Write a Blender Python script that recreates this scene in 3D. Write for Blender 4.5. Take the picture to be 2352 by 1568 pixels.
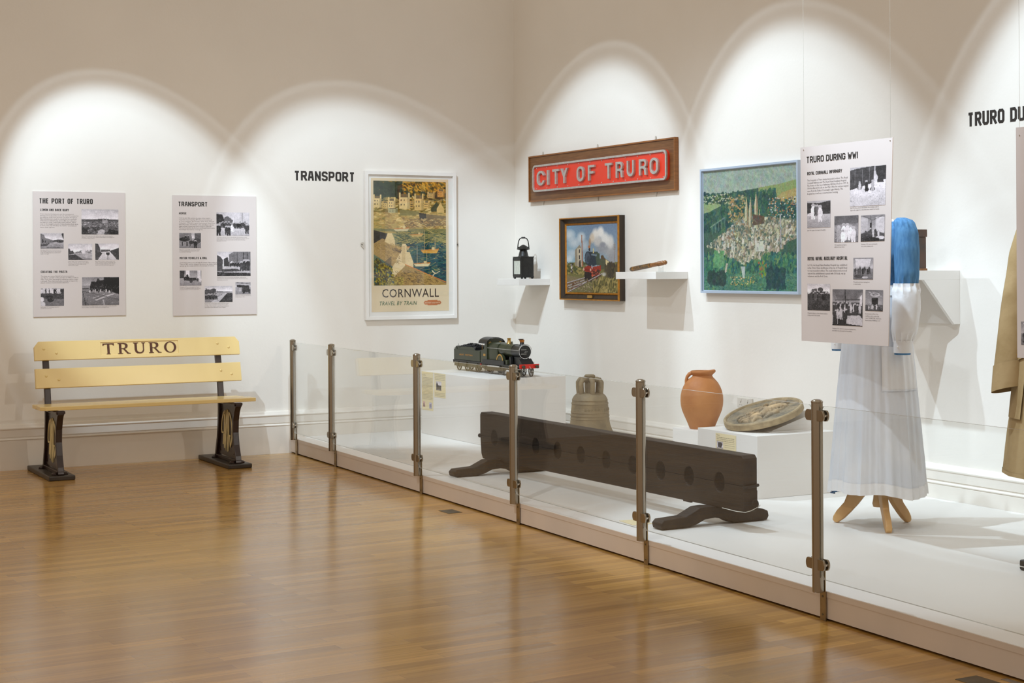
import bpy, bmesh, math, random
import numpy as np
from math import sin, cos, pi, radians, sqrt, atan2
from mathutils import Matrix, Vector

for o in list(bpy.data.objects):
    bpy.data.objects.remove(o)
S = bpy.context.scene
COL = S.collection

# ------------------------------------------------------------------ camera
cam_d = bpy.data.cameras.new('camera')
cam = bpy.data.objects.new('camera', cam_d)
COL.objects.link(cam)
cam_d.sensor_width = 36.0
cam_d.lens = 3636.6 / 2352 * 36
cam_d.shift_y = -(784 - 617.5) / 2352
cam_d.clip_start = 0.05
yaw, roll = radians(28.3284), radians(-0.3524)
fw = Vector((sin(yaw), cos(yaw), 0)); r0 = Vector((cos(yaw), -sin(yaw), 0)); u0 = Vector((0, 0, 1))
rr = r0 * cos(roll) + u0 * sin(roll); uu = u0 * cos(roll) - r0 * sin(roll)
cam.matrix_world = Matrix(((rr.x, uu.x, -fw.x, 0), (rr.y, uu.y, -fw.y, 0), (rr.z, uu.z, -fw.z, 1.25), (0, 0, 0, 1)))
S.camera = cam

# ------------------------------------------------------------------ world, light, exposure
S.view_settings.view_transform = 'Standard'
S.view_settings.look = 'None'
S.view_settings.gamma = 1.0
S.view_settings.use_curve_mapping = False
S.view_settings.exposure = 0.0
W = bpy.data.worlds.new('room_ambience'); S.world = W
W.use_nodes = True
W.node_tree.nodes['Background'].inputs[0].default_value = (1.0, 0.87, 0.73, 1)
W.node_tree.nodes['Background'].inputs[1].default_value = 0.60


def look(o, loc, target):
    o.location = loc
    d = Vector(target) - Vector(loc)
    o.rotation_euler = d.to_track_quat('-Z', 'Y').to_euler()


def spot(loc, target, half, power, ramp, radius=0.02, color=(.68, .85, 1.0)):
    """a ceiling track spotlight, or an added fill built like one; ramp = [(angle / half angle, strength)]: the beam profile of its reflector"""
    l = bpy.data.lights.new('track_or_fill_spot', 'SPOT')
    l.energy = power; l.spot_size = radians(half * 2 * 1.06); l.spot_blend = 0.0
    l.shadow_soft_size = radius; l.color = color
    l.use_nodes = True
    nt = l.node_tree; n = nt.nodes; k = nt.links
    em = n['Emission']
    tc = n.new('ShaderNodeTexCoord'); sx = n.new('ShaderNodeSeparateXYZ')
    k.new(tc.outputs['Normal'], sx.inputs[0])
    ab = n.new('ShaderNodeMath'); ab.operation = 'ABSOLUTE'; k.new(sx.outputs['Z'], ab.inputs[0])
    ac = n.new('ShaderNodeMath'); ac.operation = 'ARCCOSINE'; k.new(ab.outputs[0], ac.inputs[0])
    dv = n.new('ShaderNodeMath'); dv.operation = 'DIVIDE'; dv.inputs[1].default_value = radians(half) * 1.06
    k.new(ac.outputs[0], dv.inputs[0])
    cr = n.new('ShaderNodeValToRGB'); k.new(dv.outputs[0], cr.inputs[0])
    el = cr.color_ramp.elements
    cr.color_ramp.interpolation = 'LINEAR'
    while len(el) > 1: el.remove(el[0])
    el[0].position = ramp[0][0] / 1.06; el[0].color = (ramp[0][1],) * 3 + (1,)
    for p, v in ramp[1:]:
        e = el.new(p / 1.06); e.color = (v, v, v, 1)
    k.new(cr.outputs[0], em.inputs['Strength'])
    o = bpy.data.objects.new('track_or_fill_spot', l); COL.objects.link(o)
    look(o, loc, target)
    return o


SOFT = [(0, .8), (.5, .7), (.8, .3), (1.0, .0)]
BEAM = [(0, .46), (.35, .50), (.6, .58), (.72, .58), (.82, .44), (.885, .17), (.92, .05), (.955, .04), (.978, .085), (.988, .08), (1.0, .0)]
spot((1.66, 8.325, 3.6), (2.74, 10.325, 1.44), 18.6, 560, BEAM)
spot((3.20, 8.325, 3.6), (4.57, 10.325, 0.90), 24.4, 440, BEAM)
spot((3.593, 8.53, 3.6), (5.593, 9.21, 1.11), 28.1, 380, BEAM)
spot((3.593, 7.70, 3.6), (5.593, 6.98, 1.25), 25.9, 430, BEAM)
spot((3.593, 5.10, 3.6), (5.593, 4.75, 1.25), 27.5, 520, BEAM)
spot((3.593, 6.30, 3.6), (4.70, 5.10, 0.20), 26.0, 380, BEAM)
spot((3.0, 8.4, 3.6), (4.35, 6.9, 0.10), 24.0, 200, BEAM)  # added fill that whitens the platform, not traced to any track lamp
spot((2.1, 5.4, 3.6), (5.55, 7.9, 1.1), 21, 120, SOFT, 0.02, (.74, .88, 1))
spot((2.7, 9.5, 3.6), (5.55, 7.2, 1.0), 21, 70, SOFT, 0.02, (.74, .88, 1))
spot((2.2, 3.4, 3.6), (5.2, 5.2, 0.6), 22, 170, SOFT, 0.02, (.80, .9, 1))
spot((5.3, 1.2, 3.6), (2.6, 10.2, 0.55), 16, 300, SOFT, 0.03, (1, .94, .85))
spot((-0.5, 2.5, 3.6), (2.9, 10.2, 0.6), 16, 90, SOFT, 0.03, (1, .94, .85))
spot((0.5, 4.0, 3.6), (4.6, 7.5, 0.2), 24, 330, SOFT, 0.03, (.9, .95, 1))

# ------------------------------------------------------------------ materials


def lin(c):
    return tuple((x / 12.92 if x <= .04045 else ((x + .055) / 1.055) ** 2.4) for x in [v / 255 for v in c])


MATS = {}


def mat(name, rgb, rough=.5, metal=0., var=0.06, vscale=12, bump=0.0, bscale=60, stretch=(1, 1, 1), rgb2=None, coat=0., spec=.5, alpha=1., sheen=0.):
    m = bpy.data.materials.new(name); m.use_nodes = True
    nt = m.node_tree; n = nt.nodes; k = nt.links; b = n['Principled BSDF']
    c = lin(rgb); d = lin(rgb2) if rgb2 else tuple(max(0, x * (1 - var * 2.2)) for x in c)
    tc = n.new('ShaderNodeTexCoord'); mp = n.new('ShaderNodeMapping'); mp.inputs['Scale'].default_value = stretch
    k.new(tc.outputs['Object'], mp.inputs[0])
    nz = n.new('ShaderNodeTexNoise'); nz.inputs['Scale'].default_value = vscale; nz.inputs['Detail'].default_value = 5
    k.new(mp.outputs[0], nz.inputs[0])
    mr = n.new('ShaderNodeMapRange'); mr.inputs[1].default_value = .35; mr.inputs[2].default_value = .65
    k.new(nz.outputs[0], mr.inputs[0])
    mx = n.new('ShaderNodeMix'); mx.data_type = 'RGBA'
    mx.inputs[6].default_value = c + (1,); mx.inputs[7].default_value = d + (1,)
    k.new(mr.outputs[0], mx.inputs[0]); k.new(mx.outputs[2], b.inputs['Base Color'])
    b.inputs['Roughness'].default_value = rough; b.inputs['Metallic'].default_value = metal
    b.inputs['Specular IOR Level'].default_value = spec
    b.inputs['Coat Weight'].default_value = coat
    if sheen: b.inputs['Sheen Weight'].default_value = sheen
    if bump:
        bn = n.new('ShaderNodeTexNoise'); bn.inputs['Scale'].default_value = bscale; bn.inputs['Detail'].default_value = 4
        k.new(mp.outputs[0], bn.inputs[0])
        bp = n.new('ShaderNodeBump'); bp.inputs['Strength'].default_value = bump; bp.inputs['Distance'].default_value = .01
        k.new(bn.outputs[0], bp.inputs['Height']); k.new(bp.outputs[0], b.inputs['Normal'])
    MATS[name] = m
    return m


M_wall = mat('wall_paint', (236, 231, 223), .75, var=.012, vscale=2, bump=.07, bscale=45, spec=.25)
M_skirt = mat('skirting_paint', (232, 225, 215), .4, var=.01, spec=.4)
M_plat = mat('platform_paint', (236, 233, 228), .5, var=.01, vscale=3, spec=.4)
M_fascia = mat('fascia_shaded_white', (222, 208, 195), .45, var=.02, vscale=5, spec=.4)  # white paint like the deck, with the fascia's shading put into the colour
M_white = mat('plinth_white', (232, 228, 223), .5, var=.008, vscale=4)
M_shelf = mat('shelf_white', (233, 230, 225), .45, var=.005)
M_steel = mat('brushed_steel', (168, 157, 140), .22, 1., var=.06, vscale=40, stretch=(1, 1, .02))
M_bracket = mat('bracket_steel', (170, 150, 118), .38, 1., var=.1, vscale=30)
M_chrome = mat('chrome', (225, 225, 225), .12, 1., var=.01)
M_screw = mat('screw_metal', (120, 115, 105), .4, 1.)
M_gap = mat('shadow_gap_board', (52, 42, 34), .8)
M_cream = mat('cream_gloss_paint', (236, 209, 142), .27, var=.012, vscale=5, spec=.5, bump=.03, bscale=25)
M_brown = mat('dark_brown_gloss_iron', (52, 35, 29), .28, var=.1, vscale=20, bump=.04, bscale=40)
M_foot = mat('bench_foot_wood', (56, 46, 36), .4, var=.15)
M_letter = mat('brown_letter_paint', (92, 52, 34), .22, var=.1, vscale=60, bump=.3, bscale=150)
M_mono = mat('cream_monogram', (248, 228, 166), .35)
M_black = mat('print_black', (42, 38, 36), .55, var=.02)
M_panel = mat('panel_print_ground', (214, 204, 200), .5, var=.006, vscale=2)
M_btext = mat('print_grey_text', (104, 94, 92), .6, var=.02)
M_frame_w = mat('white_frame', (238, 235, 230), .35, var=.005)
M_mount = mat('mount_board', (240, 238, 233), .6, var=.005)
M_paper = mat('aged_paper', (233, 214, 178), .7, var=.02, vscale=6)
M_cream_sheet = mat('cream_notice_paper', (232, 218, 178), .7, var=.01)
M_oak = mat('oak_board', (126, 84, 46), .42, var=.12, vscale=9, stretch=(1, 1, 14), rgb2=(106, 68, 36))
M_oak_edge = mat('oak_edge', (150, 94, 42), .35, var=.12, vscale=9, stretch=(1, 1, 8))
M_red = mat('red_enamel', (232, 58, 30), .35, var=.02)
M_alu = mat('cast_aluminium', (198, 194, 188), .42, .45, var=.08, vscale=50, bump=.1, bscale=120)
M_gold = mat('gilt_moulding', (196, 132, 42), .38, .35, var=.14, vscale=40)
M_dkframe = mat('dark_frame_moulding', (62, 48, 34), .5, var=.2, vscale=40, stretch=(1, 1, .1))
M_blueframe = mat('pale_blue_frame', (176, 190, 208), .45, var=.02)
M_lamp = mat('black_japanned_iron', (36, 35, 32), .42, var=.2, vscale=40, bump=.25, bscale=120, spec=.5)
M_lampglass = mat('frosted_lamp_glass', (205, 208, 196), .3, var=.06, vscale=60)
M_baton = mat('painted_baton_wood', (48, 42, 34), .3, rgb2=(132, 92, 36), vscale=70)
M_grip = mat('turned_grip_wood', (142, 92, 42), .35, var=.15, vscale=50)
M_bell = mat('weathered_bronze', (150, 132, 100), .62, .15, var=.1, vscale=14, bump=.3, bscale=60, rgb2=(124, 110, 86))
M_stock = mat('dark_oak_timber', (54, 43, 33), .62, var=.2, vscale=6, stretch=(3, .25, 3), bump=.35, bscale=22, rgb2=(40, 31, 24))
M_iron = mat('rusty_iron', (52, 44, 38), .6, var=.2, vscale=40, bump=.3)
M_terra = mat('terracotta', (192, 130, 74), .62, var=.05, vscale=7, bump=.2, bscale=40, rgb2=(170, 108, 58))
M_stone = mat('roundel_edge_stone', (176, 156, 122), .8, var=.15, vscale=25, bump=.5, bscale=50)
M_tie = mat('white_nylon', (225, 222, 210), .4)
M_apron = mat('white_apron_cotton', (226, 229, 234), .85, var=.025, vscale=6, bump=.3, bscale=10, rgb2=(216, 221, 229), spec=.2)
M_apron2 = mat('white_cotton', (236, 237, 239), .85, var=.02, vscale=10, bump=.4, bscale=16, spec=.2)
M_blue = mat('blue_chambray', (92, 140, 182), .8, var=.07, vscale=26, bump=.15, bscale=60, stretch=(3, 3, .6), rgb2=(72, 118, 162), spec=.2)
M_beech = mat('beech_wood', (214, 172, 116), .42, var=.07, vscale=12, stretch=(1, 1, .3), rgb2=(196, 150, 94))
M_khaki = mat('khaki_cotton', (176, 152, 112), .85, var=.05, vscale=9, bump=.15, bscale=40, rgb2=(160, 136, 96), spec=.2)
M_boxwood = mat('stained_case_wood', (64, 50, 40), .42, var=.18, vscale=14, rgb2=(88, 58, 38))
M_acryl = None
M_green = mat('loco_green_paint', (52, 56, 38), .3, var=.06)
M_lblack = mat('loco_black_paint', (26, 26, 26), .35, var=.1)
M_lgrey = mat('loco_underframe', (74, 68, 52), .5, var=.2, vscale=90)
M_wheelm = mat('loco_wheel_metal', (96, 90, 80), .4, .5, var=.15, vscale=60)
M_brass = mat('brass', (196, 160, 92), .28, .9, var=.05)
M_copper = mat('copper', (190, 122, 62), .3, .85, var=.05)
M_lred = mat('loco_red_paint', (214, 44, 30), .4)
M_coal = mat('coal', (34, 34, 36), .45, var=.3, vscale=80, bump=.8, bscale=150)
M_orange = mat('gilt_letters', (206, 140, 52), .5)
M_plate = mat('floor_plate_metal', (112, 100, 80), .5, .6, var=.15)
M_plate2 = mat('floor_plate_clear', (176, 165, 150), .3, .5, var=.25, vscale=30)
M_switch = mat('socket_plastic', (222, 216, 206), .4)
M_hook = mat('mirror_plate', (214, 208, 198), .35, .4)
M_green_ink = mat('green_ink', (72, 108, 72), .6)
M_brown_ink = mat('dark_brown_ink', (62, 50, 42), .6)
M_orange_ink = mat('orange_ink', (206, 118, 62), .6)


def floor_mat():
    m = bpy.data.materials.new('strip_wood_floor'); m.use_nodes = True
    nt = m.node_tree; n = nt.nodes; k = nt.links; b = n['Principled BSDF']
    tc = n.new('ShaderNodeTexCoord'); mp = n.new('ShaderNodeMapping'); mp.inputs['Rotation'].default_value = (0, 0, radians(-3.2))
    k.new(tc.outputs['Object'], mp.inputs[0])
    br = n.new('ShaderNodeTexBrick'); br.offset = .37; br.offset_frequency = 2; br.squash = 1
    br.inputs['Scale'].default_value = 1; br.inputs['Brick Width'].default_value = .62; br.inputs['Row Height'].default_value = .058
    br.inputs['Mortar Size'].default_value = .0007; br.inputs['Mortar Smooth'].default_value = .3; br.inputs['Bias'].default_value = 0
    br.inputs['Color1'].default_value = lin((202, 155, 80)) + (1,); br.inputs['Color2'].default_value = lin((168, 125, 60)) + (1,)
    br.inputs['Mortar'].default_value = lin((140, 102, 62)) + (1,)
    k.new(mp.outputs[0], br.inputs[0])
    # streaky grain along the strips
    m2 = n.new('ShaderNodeMapping'); m2.inputs['Scale'].default_value = (.9, 26, 1); k.new(mp.outputs[0], m2.inputs[0])
    gz = n.new('ShaderNodeTexNoise'); gz.inputs['Scale'].default_value = 2.2; gz.inputs['Detail'].default_value = 6; k.new(m2.outputs[0], gz.inputs[0])
    r1 = n.new('ShaderNodeMapRange'); r1.inputs[1].default_value = .3; r1.inputs[2].default_value = .72; r1.inputs[3].default_value = .80; r1.inputs[4].default_value = 1.10
    k.new(gz.outputs[0], r1.inputs[0])
    ml = n.new('ShaderNodeMix'); ml.data_type = 'RGBA'; ml.blend_type = 'MULTIPLY'; ml.inputs[0].default_value = 1
    k.new(br.outputs[0], ml.inputs[6]); k.new(r1.outputs[0], ml.inputs[7])
    # grey worn patches
    wz = n.new('ShaderNodeTexNoise'); wz.inputs['Scale'].default_value = .8; wz.inputs['Detail'].default_value = 4
    m3 = n.new('ShaderNodeMapping'); m3.inputs['Scale'].default_value = (1, 2.6, 1); k.new(mp.outputs[0], m3.inputs[0]); k.new(m3.outputs[0], wz.inputs[0])
    r2 = n.new('ShaderNodeMapRange'); r2.inputs[1].default_value = .42; r2.inputs[2].default_value = .68; r2.inputs[4].default_value = .45
    k.new(wz.outputs[0], r2.inputs[0])
    mw = n.new('ShaderNodeMix'); mw.data_type = 'RGBA'; mw.inputs[7].default_value = lin((164, 130, 84)) + (1,)
    k.new(r2.outputs[0], mw.inputs[0]); k.new(ml.outputs[2], mw.inputs[6]); k.new(mw.outputs[2], b.inputs['Base Color'])
    rz = n.new('ShaderNodeMapRange'); rz.inputs[1].default_value = .3; rz.inputs[2].default_value = .7; rz.inputs[3].default_value = .13; rz.inputs[4].default_value = .24
    k.new(gz.outputs[0], rz.inputs[0]); k.new(rz.outputs[0], b.inputs['Roughness'])
    b.inputs['Specular IOR Level'].default_value = .5
    bp = n.new('ShaderNodeBump'); bp.inputs['Strength'].default_value = .035; bp.inputs['Distance'].default_value = .01
    k.new(gz.outputs[0], bp.inputs['Height']); k.new(bp.outputs[0], b.inputs['Normal'])
    return m


M_floor = floor_mat()


def glass_mat(name, tint, f0=.04, edge=False):
    m = bpy.data.materials.new(name); m.use_nodes = True
    nt = m.node_tree; n = nt.nodes; k = nt.links
    n.remove(n['Principled BSDF']); out = n['Material Output']
    tr = n.new('ShaderNodeBsdfTransparent'); tr.inputs[0].default_value = tint + (1,)
    gl = n.new('ShaderNodeBsdfGlossy'); gl.inputs['Roughness'].default_value = .01
    lw = n.new('ShaderNodeLayerWeight'); lw.inputs[0].default_value = .5
    pw = n.new('ShaderNodeMath'); pw.operation = 'POWER'; pw.inputs[1].default_value = 5; k.new(lw.outputs['Facing'], pw.inputs[0])
    ma = n.new('ShaderNodeMath'); ma.operation = 'MULTIPLY_ADD'; ma.inputs[1].default_value = 1 - f0; ma.inputs[2].default_value = f0
    k.new(pw.outputs[0], ma.inputs[0])
    mx = n.new('ShaderNodeMixShader'); k.new(ma.outputs[0], mx.inputs[0]); k.new(tr.outputs[0], mx.inputs[1]); k.new(gl.outputs[0], mx.inputs[2])
    if edge:
        df = n.new('ShaderNodeBsdfDiffuse'); df.inputs[0].default_value = lin((196, 192, 184)) + (1,)
        m2 = n.new('ShaderNodeMixShader'); m2.inputs[0].default_value = .6
        k.new(mx.outputs[0], m2.inputs[1]); k.new(df.outputs[0], m2.inputs[2]); mx = m2
    k.new(mx.outputs[0], out.inputs[0])
    return m


M_glass = glass_mat('clear_glass', (.985, .99, .985))
M_gedge = glass_mat('polished_glass_edge', (.8, .85, .82), .08, True)
M_glazing = glass_mat('frame_glazing', (.99, .99, .99), .04)
M_acryl = glass_mat('clear_acrylic', (.93, .94, .94), .06)
M_wire = glass_mat('nylon_line', (.8, .8, .8), .2, True)


def art_mat(name, rough=.6, coat=0.):
    m = bpy.data.materials.new(name); m.use_nodes = True
    nt = m.node_tree; b = nt.nodes['Principled BSDF']
    a = nt.nodes.new('ShaderNodeAttribute'); a.attribute_name = 'Col'
    nt.links.new(a.outputs['Color'], b.inputs['Base Color'])
    b.inputs['Roughness'].default_value = rough; b.inputs['Specular IOR Level'].default_value = .3
    return m


M_art = art_mat('painted_picture', .55)
M_photo = art_mat('printed_photograph', .5)
M_relief = art_mat('carved_relief_tone', .85)

# ------------------------------------------------------------------ mesh building


class MB:
    def __init__(s): s.v = []; s.f = []

    def add(s, v, f):
        o = len(s.v); s.v += [tuple(p) for p in v]; s.f += [tuple(i + o for i in q) for q in f]; return s

    def box(s, x0, x1, y0, y1, z0, z1):
        v = [(x0, y0, z0), (x1, y0, z0), (x1, y1, z0), (x0, y1, z0), (x0, y0, z1), (x1, y0, z1), (x1, y1, z1), (x0, y1, z1)]
        return s.add(v, [(3, 2, 1, 0), (4, 5, 6, 7), (0, 1, 5, 4), (1, 2, 6, 5), (2, 3, 7, 6), (3, 0, 4, 7)])

    def obox(s, c, ax, ay, az):
        c = Vector(c); ax = Vector(ax); ay = Vector(ay); az = Vector(az)
        v = [c + i * ax + j * ay + k * az for k in (-1, 1) for i, j in ((-1, -1), (1, -1), (1, 1), (-1, 1))]
        return s.add(v, [(3, 2, 1, 0), (4, 5, 6, 7), (0, 1, 5, 4), (1, 2, 6, 5), (2, 3, 7, 6), (3, 0, 4, 7)])

    def prism(s, poly, axis, a0, a1):
        def P(p, a): return {'x': (a, p[0], p[1]), 'y': (p[0], a, p[1]), 'z': (p[0], p[1], a)}[axis]
        n = len(poly)
        v = [P(p, a0) for p in poly] + [P(p, a1) for p in poly]
        f = [tuple(range(n))[::-1], tuple(range(n, 2 * n))] + [(i, (i + 1) % n, n + (i + 1) % n, n + i) for i in range(n)]
        return s.add(v, f)

    def loft(s, rings, cap0=True, cap1=True, closed=True):
        n = len(rings[0]); v = [p for r in rings for p in r]; f = []
        m = n if closed else n - 1
        for i in range(len(rings) - 1):
            for j in range(m):
                a = i * n + j; b = i * n + (j + 1) % n
                f.append((a, b, b + n, a + n))
        if cap0: f.append(tuple(range(n))[::-1])
        if cap1: f.append(tuple(range((len(rings) - 1) * n, len(rings) * n)))
        return s.add(v, f)

    def lathe(s, prof, n=40, c=(0, 0, 0), cap0=True, cap1=True):
        return s.loft([[(c[0] + r * cos(2 * pi * j / n), c[1] + r * sin(2 * pi * j / n), c[2] + z) for j in range(n)] for r, z in prof], cap0, cap1)

    def tube(s, pts, r, n=10, cap=True, flat=1.0):
        pts = [Vector(p) for p in pts]; rs = r if isinstance(r, (list, tuple)) else [r] * len(pts)
        rings = []; up = Vector((0, 0, 1)); prev = None
        for i, p in enumerate(pts):
            t = (pts[min(i + 1, len(pts) - 1)] - pts[max(i - 1, 0)]).normalized()
            if prev is None:
                a = t.cross(up)
                if a.length < .1: a = t.cross(Vector((1, 0, 0)))
                a.normalize()
            else:
                a = prev - t * prev.dot(t); a.normalize()
            prev = a; b = t.cross(a)
            rings.append([tuple(p + (a * cos(2 * pi * j / n) + b * sin(2 * pi * j / n) * flat) * rs[i]) for j in range(n)])
        return s.loft(rings, cap, cap)

    def ball(s, c, r, nu=14, nv=8):
        r = r if isinstance(r, (list, tuple)) else (r, r, r)
        rings = []
        for i in range(nv + 1):
            a = -pi / 2 + pi * i / nv; q = max(cos(a), 1e-3)
            rings.append([(c[0] + r[0] * q * cos(2 * pi * j / nu), c[1] + r[1] * q * sin(2 * pi * j / nu), c[2] + r[2] * sin(a)) for j in range(nu)])
        return s.loft(rings)

    def cyl(s, a, b, r, n=16, r2=None):
        return s.tube([a, b], [r, r if r2 is None else r2], n)

    def xf(s, fn):
        s.v = [tuple(fn(p)) for p in s.v]; return s

    def build(s, name, m, parent=None, smooth=False, bevel=0, loc=None, label=None, seg=2):
        me = bpy.data.meshes.new(name); me.from_pydata(s.v, [], s.f)
        bm = bmesh.new(); bm.from_mesh(me)
        bmesh.ops.recalc_face_normals(bm, faces=bm.faces); bm.to_mesh(me); bm.free()
        return link(name, me, m, parent, smooth, bevel, loc, label, seg)


def link(name, me, m, parent=None, smooth=False, bevel=0, loc=None, label=None, seg=2):
    ms = m if isinstance(m, list) else [m]
    for x in ms: me.materials.append(x)
    if smooth:
        try: me.shade_smooth()
        except Exception: pass
        try: me.set_sharp_from_angle(angle=radians(38))
        except Exception: pass
    o = bpy.data.objects.new(name, me); COL.objects.link(o)
    if parent: o.parent = parent
    if loc: o.location = loc
    if bevel:
        b = o.modifiers.new('bevel', 'BEVEL'); b.width = bevel; b.segments = seg; b.limit_method = 'ANGLE'; b.angle_limit = radians(50)
    if label: o['label'] = label
    return o


def tag(o, label, cat, group=None, kind=None):
    if label: o['label'] = label
    if cat: o['category'] = cat
    if group: o['group'] = group
    if kind: o['kind'] = kind
    return o


def thing(name, label, cat, loc=(0, 0, 0), rz=0, group=None):
    o = bpy.data.objects.new(name, None); COL.objects.link(o); o.empty_display_size = .05
    o.location = loc; o.rotation_euler = (0, 0, rz)
    return tag(o, label, cat, group)


def struct(name, mb, m, **k):
    o = mb.build(name, m, **k); o['kind'] = 'structure'; return o


def copy_tree(o, parent=None):
    c = o.copy(); COL.objects.link(c)
    if parent: c.parent = parent
    for ch in list(o.children): copy_tree(ch, c)
    return c


DEP = None


def curve_to_mb(cu):
    """evaluate a curve data block; its XY plane becomes local XZ and its front faces -y"""
    ob = bpy.data.objects.new('tmp_curve', cu); COL.objects.link(ob)
    dg = bpy.context.evaluated_depsgraph_get(); dg.update()
    me = bpy.data.meshes.new_from_object(ob.evaluated_get(dg))
    mb = MB(); mb.add([(v.co.x, -v.co.z, v.co.y) for v in me.vertices], [tuple(p.vertices) for p in me.polygons])
    bpy.data.objects.remove(ob); bpy.data.meshes.remove(me); bpy.data.curves.remove(cu)
    return mb


def shape(loops, depth=0., bev=0.):
    cu = bpy.data.curves.new('tmp', 'CURVE'); cu.dimensions = '2D'; cu.fill_mode = 'BOTH'
    cu.extrude = depth / 2; cu.bevel_depth = bev; cu.bevel_resolution = 1
    for lp in loops:
        sp = cu.splines.new('POLY'); sp.points.add(len(lp) - 1)
        for p, q in zip(sp.points, lp): p.co = (q[0], q[1], 0, 1)
        sp.use_cyclic_u = True
    return curve_to_mb(cu)


def text(body, size, depth=0., align='LEFT', offset=0., shear=0., res=2, space=1.):
    cu = bpy.data.curves.new('tmp', 'FONT'); cu.body = body; cu.size = size; cu.align_x = align
    cu.extrude = depth / 2; cu.offset = offset; cu.shear = shear; cu.resolution_u = res; cu.space_character = space
    return curve_to_mb(cu)


def bounds(mb):
    a = np.array(mb.v); return a.min(0), a.max(0)


def fit_to(mb, x0, x1, z0, z1, y=None):
    a, b = bounds(mb)
    sx = (x1 - x0) / (b[0] - a[0]); sz = (z1 - z0) / (b[2] - a[2])
    return mb.xf(lambda p: (x0 + (p[0] - a[0]) * sx, p[1] if y is None else y, z0 + (p[2] - a[2]) * sz))


def shift(mb, x=0, y=0, z=0):
    return mb.xf(lambda p: (p[0] + x, p[1] + y, p[2] + z))


def ell(cx, cy, rx, ry, n=28, a0=0, a1=2 * pi):
    full = abs(a1 - a0 - 2 * pi) < 1e-6
    m = n if full else n - 1
    return [(cx + rx * cos(a0 + (a1 - a0) * i / m), cy + ry * sin(a0 + (a1 - a0) * i / m)) for i in range(n)]


# block lettering: polylines on a 4 x 6 grid
G = {
 'A': [[(0, 0), (1.1, 6), (2.9, 6), (4, 0)], [(.4, 2), (3.6, 2)]], 'B': [[(0, 0), (0, 6), (3, 6), (3.8, 5.2), (3.8, 3.8), (3, 3.1), (4, 2.4), (4, .8), (3.2, 0), (0, 0)], [(0, 3.1), (3, 3.1)]],
 'C': [[(4, 4.4), (4, 5.2), (3.2, 6), (.8, 6), (0, 5.2), (0, .8), (.8, 0), (3.2, 0), (4, .8), (4, 1.6)]],
 'D': [[(0, 0), (0, 6), (3, 6), (4, 5), (4, 1), (3, 0), (0, 0)]], 'E': [[(3.6, 6), (0, 6), (0, 0), (3.6, 0)], [(0, 3.1), (3, 3.1)]],
 'F': [[(3.7, 6), (0, 6), (0, 0)], [(0, 3.1), (3.1, 3.1)]],
 'G': [[(4, 4.4), (4, 5.2), (3.2, 6), (.8, 6), (0, 5.2), (0, .8), (.8, 0), (3.2, 0), (4, .8), (4, 2.6), (2.2, 2.6)]],
 'H': [[(0, 0), (0, 6)], [(4, 0), (4, 6)], [(0, 3), (4, 3)]], 'I': [[(.0, 0), (.0, 6)]], 'J': [[(4, 6), (4, .8), (3.2, 0), (.8, 0), (0, .8), (0, 1.8)]],
 'K': [[(0, 0), (0, 6)], [(4, 6), (.3, 2.6)], [(1.4, 3.5), (4, 0)]], 'L': [[(0, 6), (0, 0), (3.4, 0)]],
 'M': [[(0, 0), (0, 6), (2.3, 2), (4.6, 6), (4.6, 0)]], 'N': [[(0, 0), (0, 6)], [(.3, 5.7), (3.7, .3)], [(4, 0), (4, 6)]],
 'O': [[(.8, 0), (0, .8), (0, 5.2), (.8, 6), (3.2, 6), (4, 5.2), (4, .8), (3.2, 0), (.8, 0)]],
 'P': [[(0, 0), (0, 6), (3.2, 6), (4, 5.2), (4, 3.4), (3.2, 2.6), (0, 2.6)]],
 'Q': [[(.8, 0), (0, .8), (0, 5.2), (.8, 6), (3.2, 6), (4, 5.2), (4, .8), (3.2, 0), (.8, 0)], [(2.4, 1.8), (4.2, -.4)]],
 'R': [[(0, 0), (0, 6), (3.2, 6), (4, 5.2), (4, 3.6), (3.2, 2.8), (0, 2.8)], [(2, 2.8), (4, 0)]],
 'S': [[(4, 4.6), (4, 5.2), (3.2, 6), (.8, 6), (0, 5.2), (0, 3.9), (.8, 3.2), (3.2, 2.8), (4, 2.1), (4, .8), (3.2, 0), (.8, 0), (0, .8), (0, 1.4)]],
 'T': [[(0, 6), (4, 6)], [(2, 6), (2, 0)]], 'U': [[(0, 6), (0, .8), (.8, 0), (3.2, 0), (4, .8), (4, 6)]],
 'V': [[(0, 6), (2, 0), (4, 6)]], 'W': [[(0, 6), (1.3, 0), (2.6, 4.6), (3.9, 0), (5.2, 6)]], 'X': [[(0, 0), (4, 6)], [(0, 6), (4, 0)]],
 'Y': [[(0, 6), (2, 2.9), (4, 6)], [(2, 2.9), (2, 0)]], 'Z': [[(0, 6), (4, 6), (0, 0), (4, 0)]],
 '&': [[(4, 0), (.6, 4.6), (.8, 5.6), (1.8, 6), (2.6, 5.4), (2.6, 4.4), (0, 2.2), (0, .8), (.8, 0), (2.4, 0), (4, 2.4)]],
}


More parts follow.
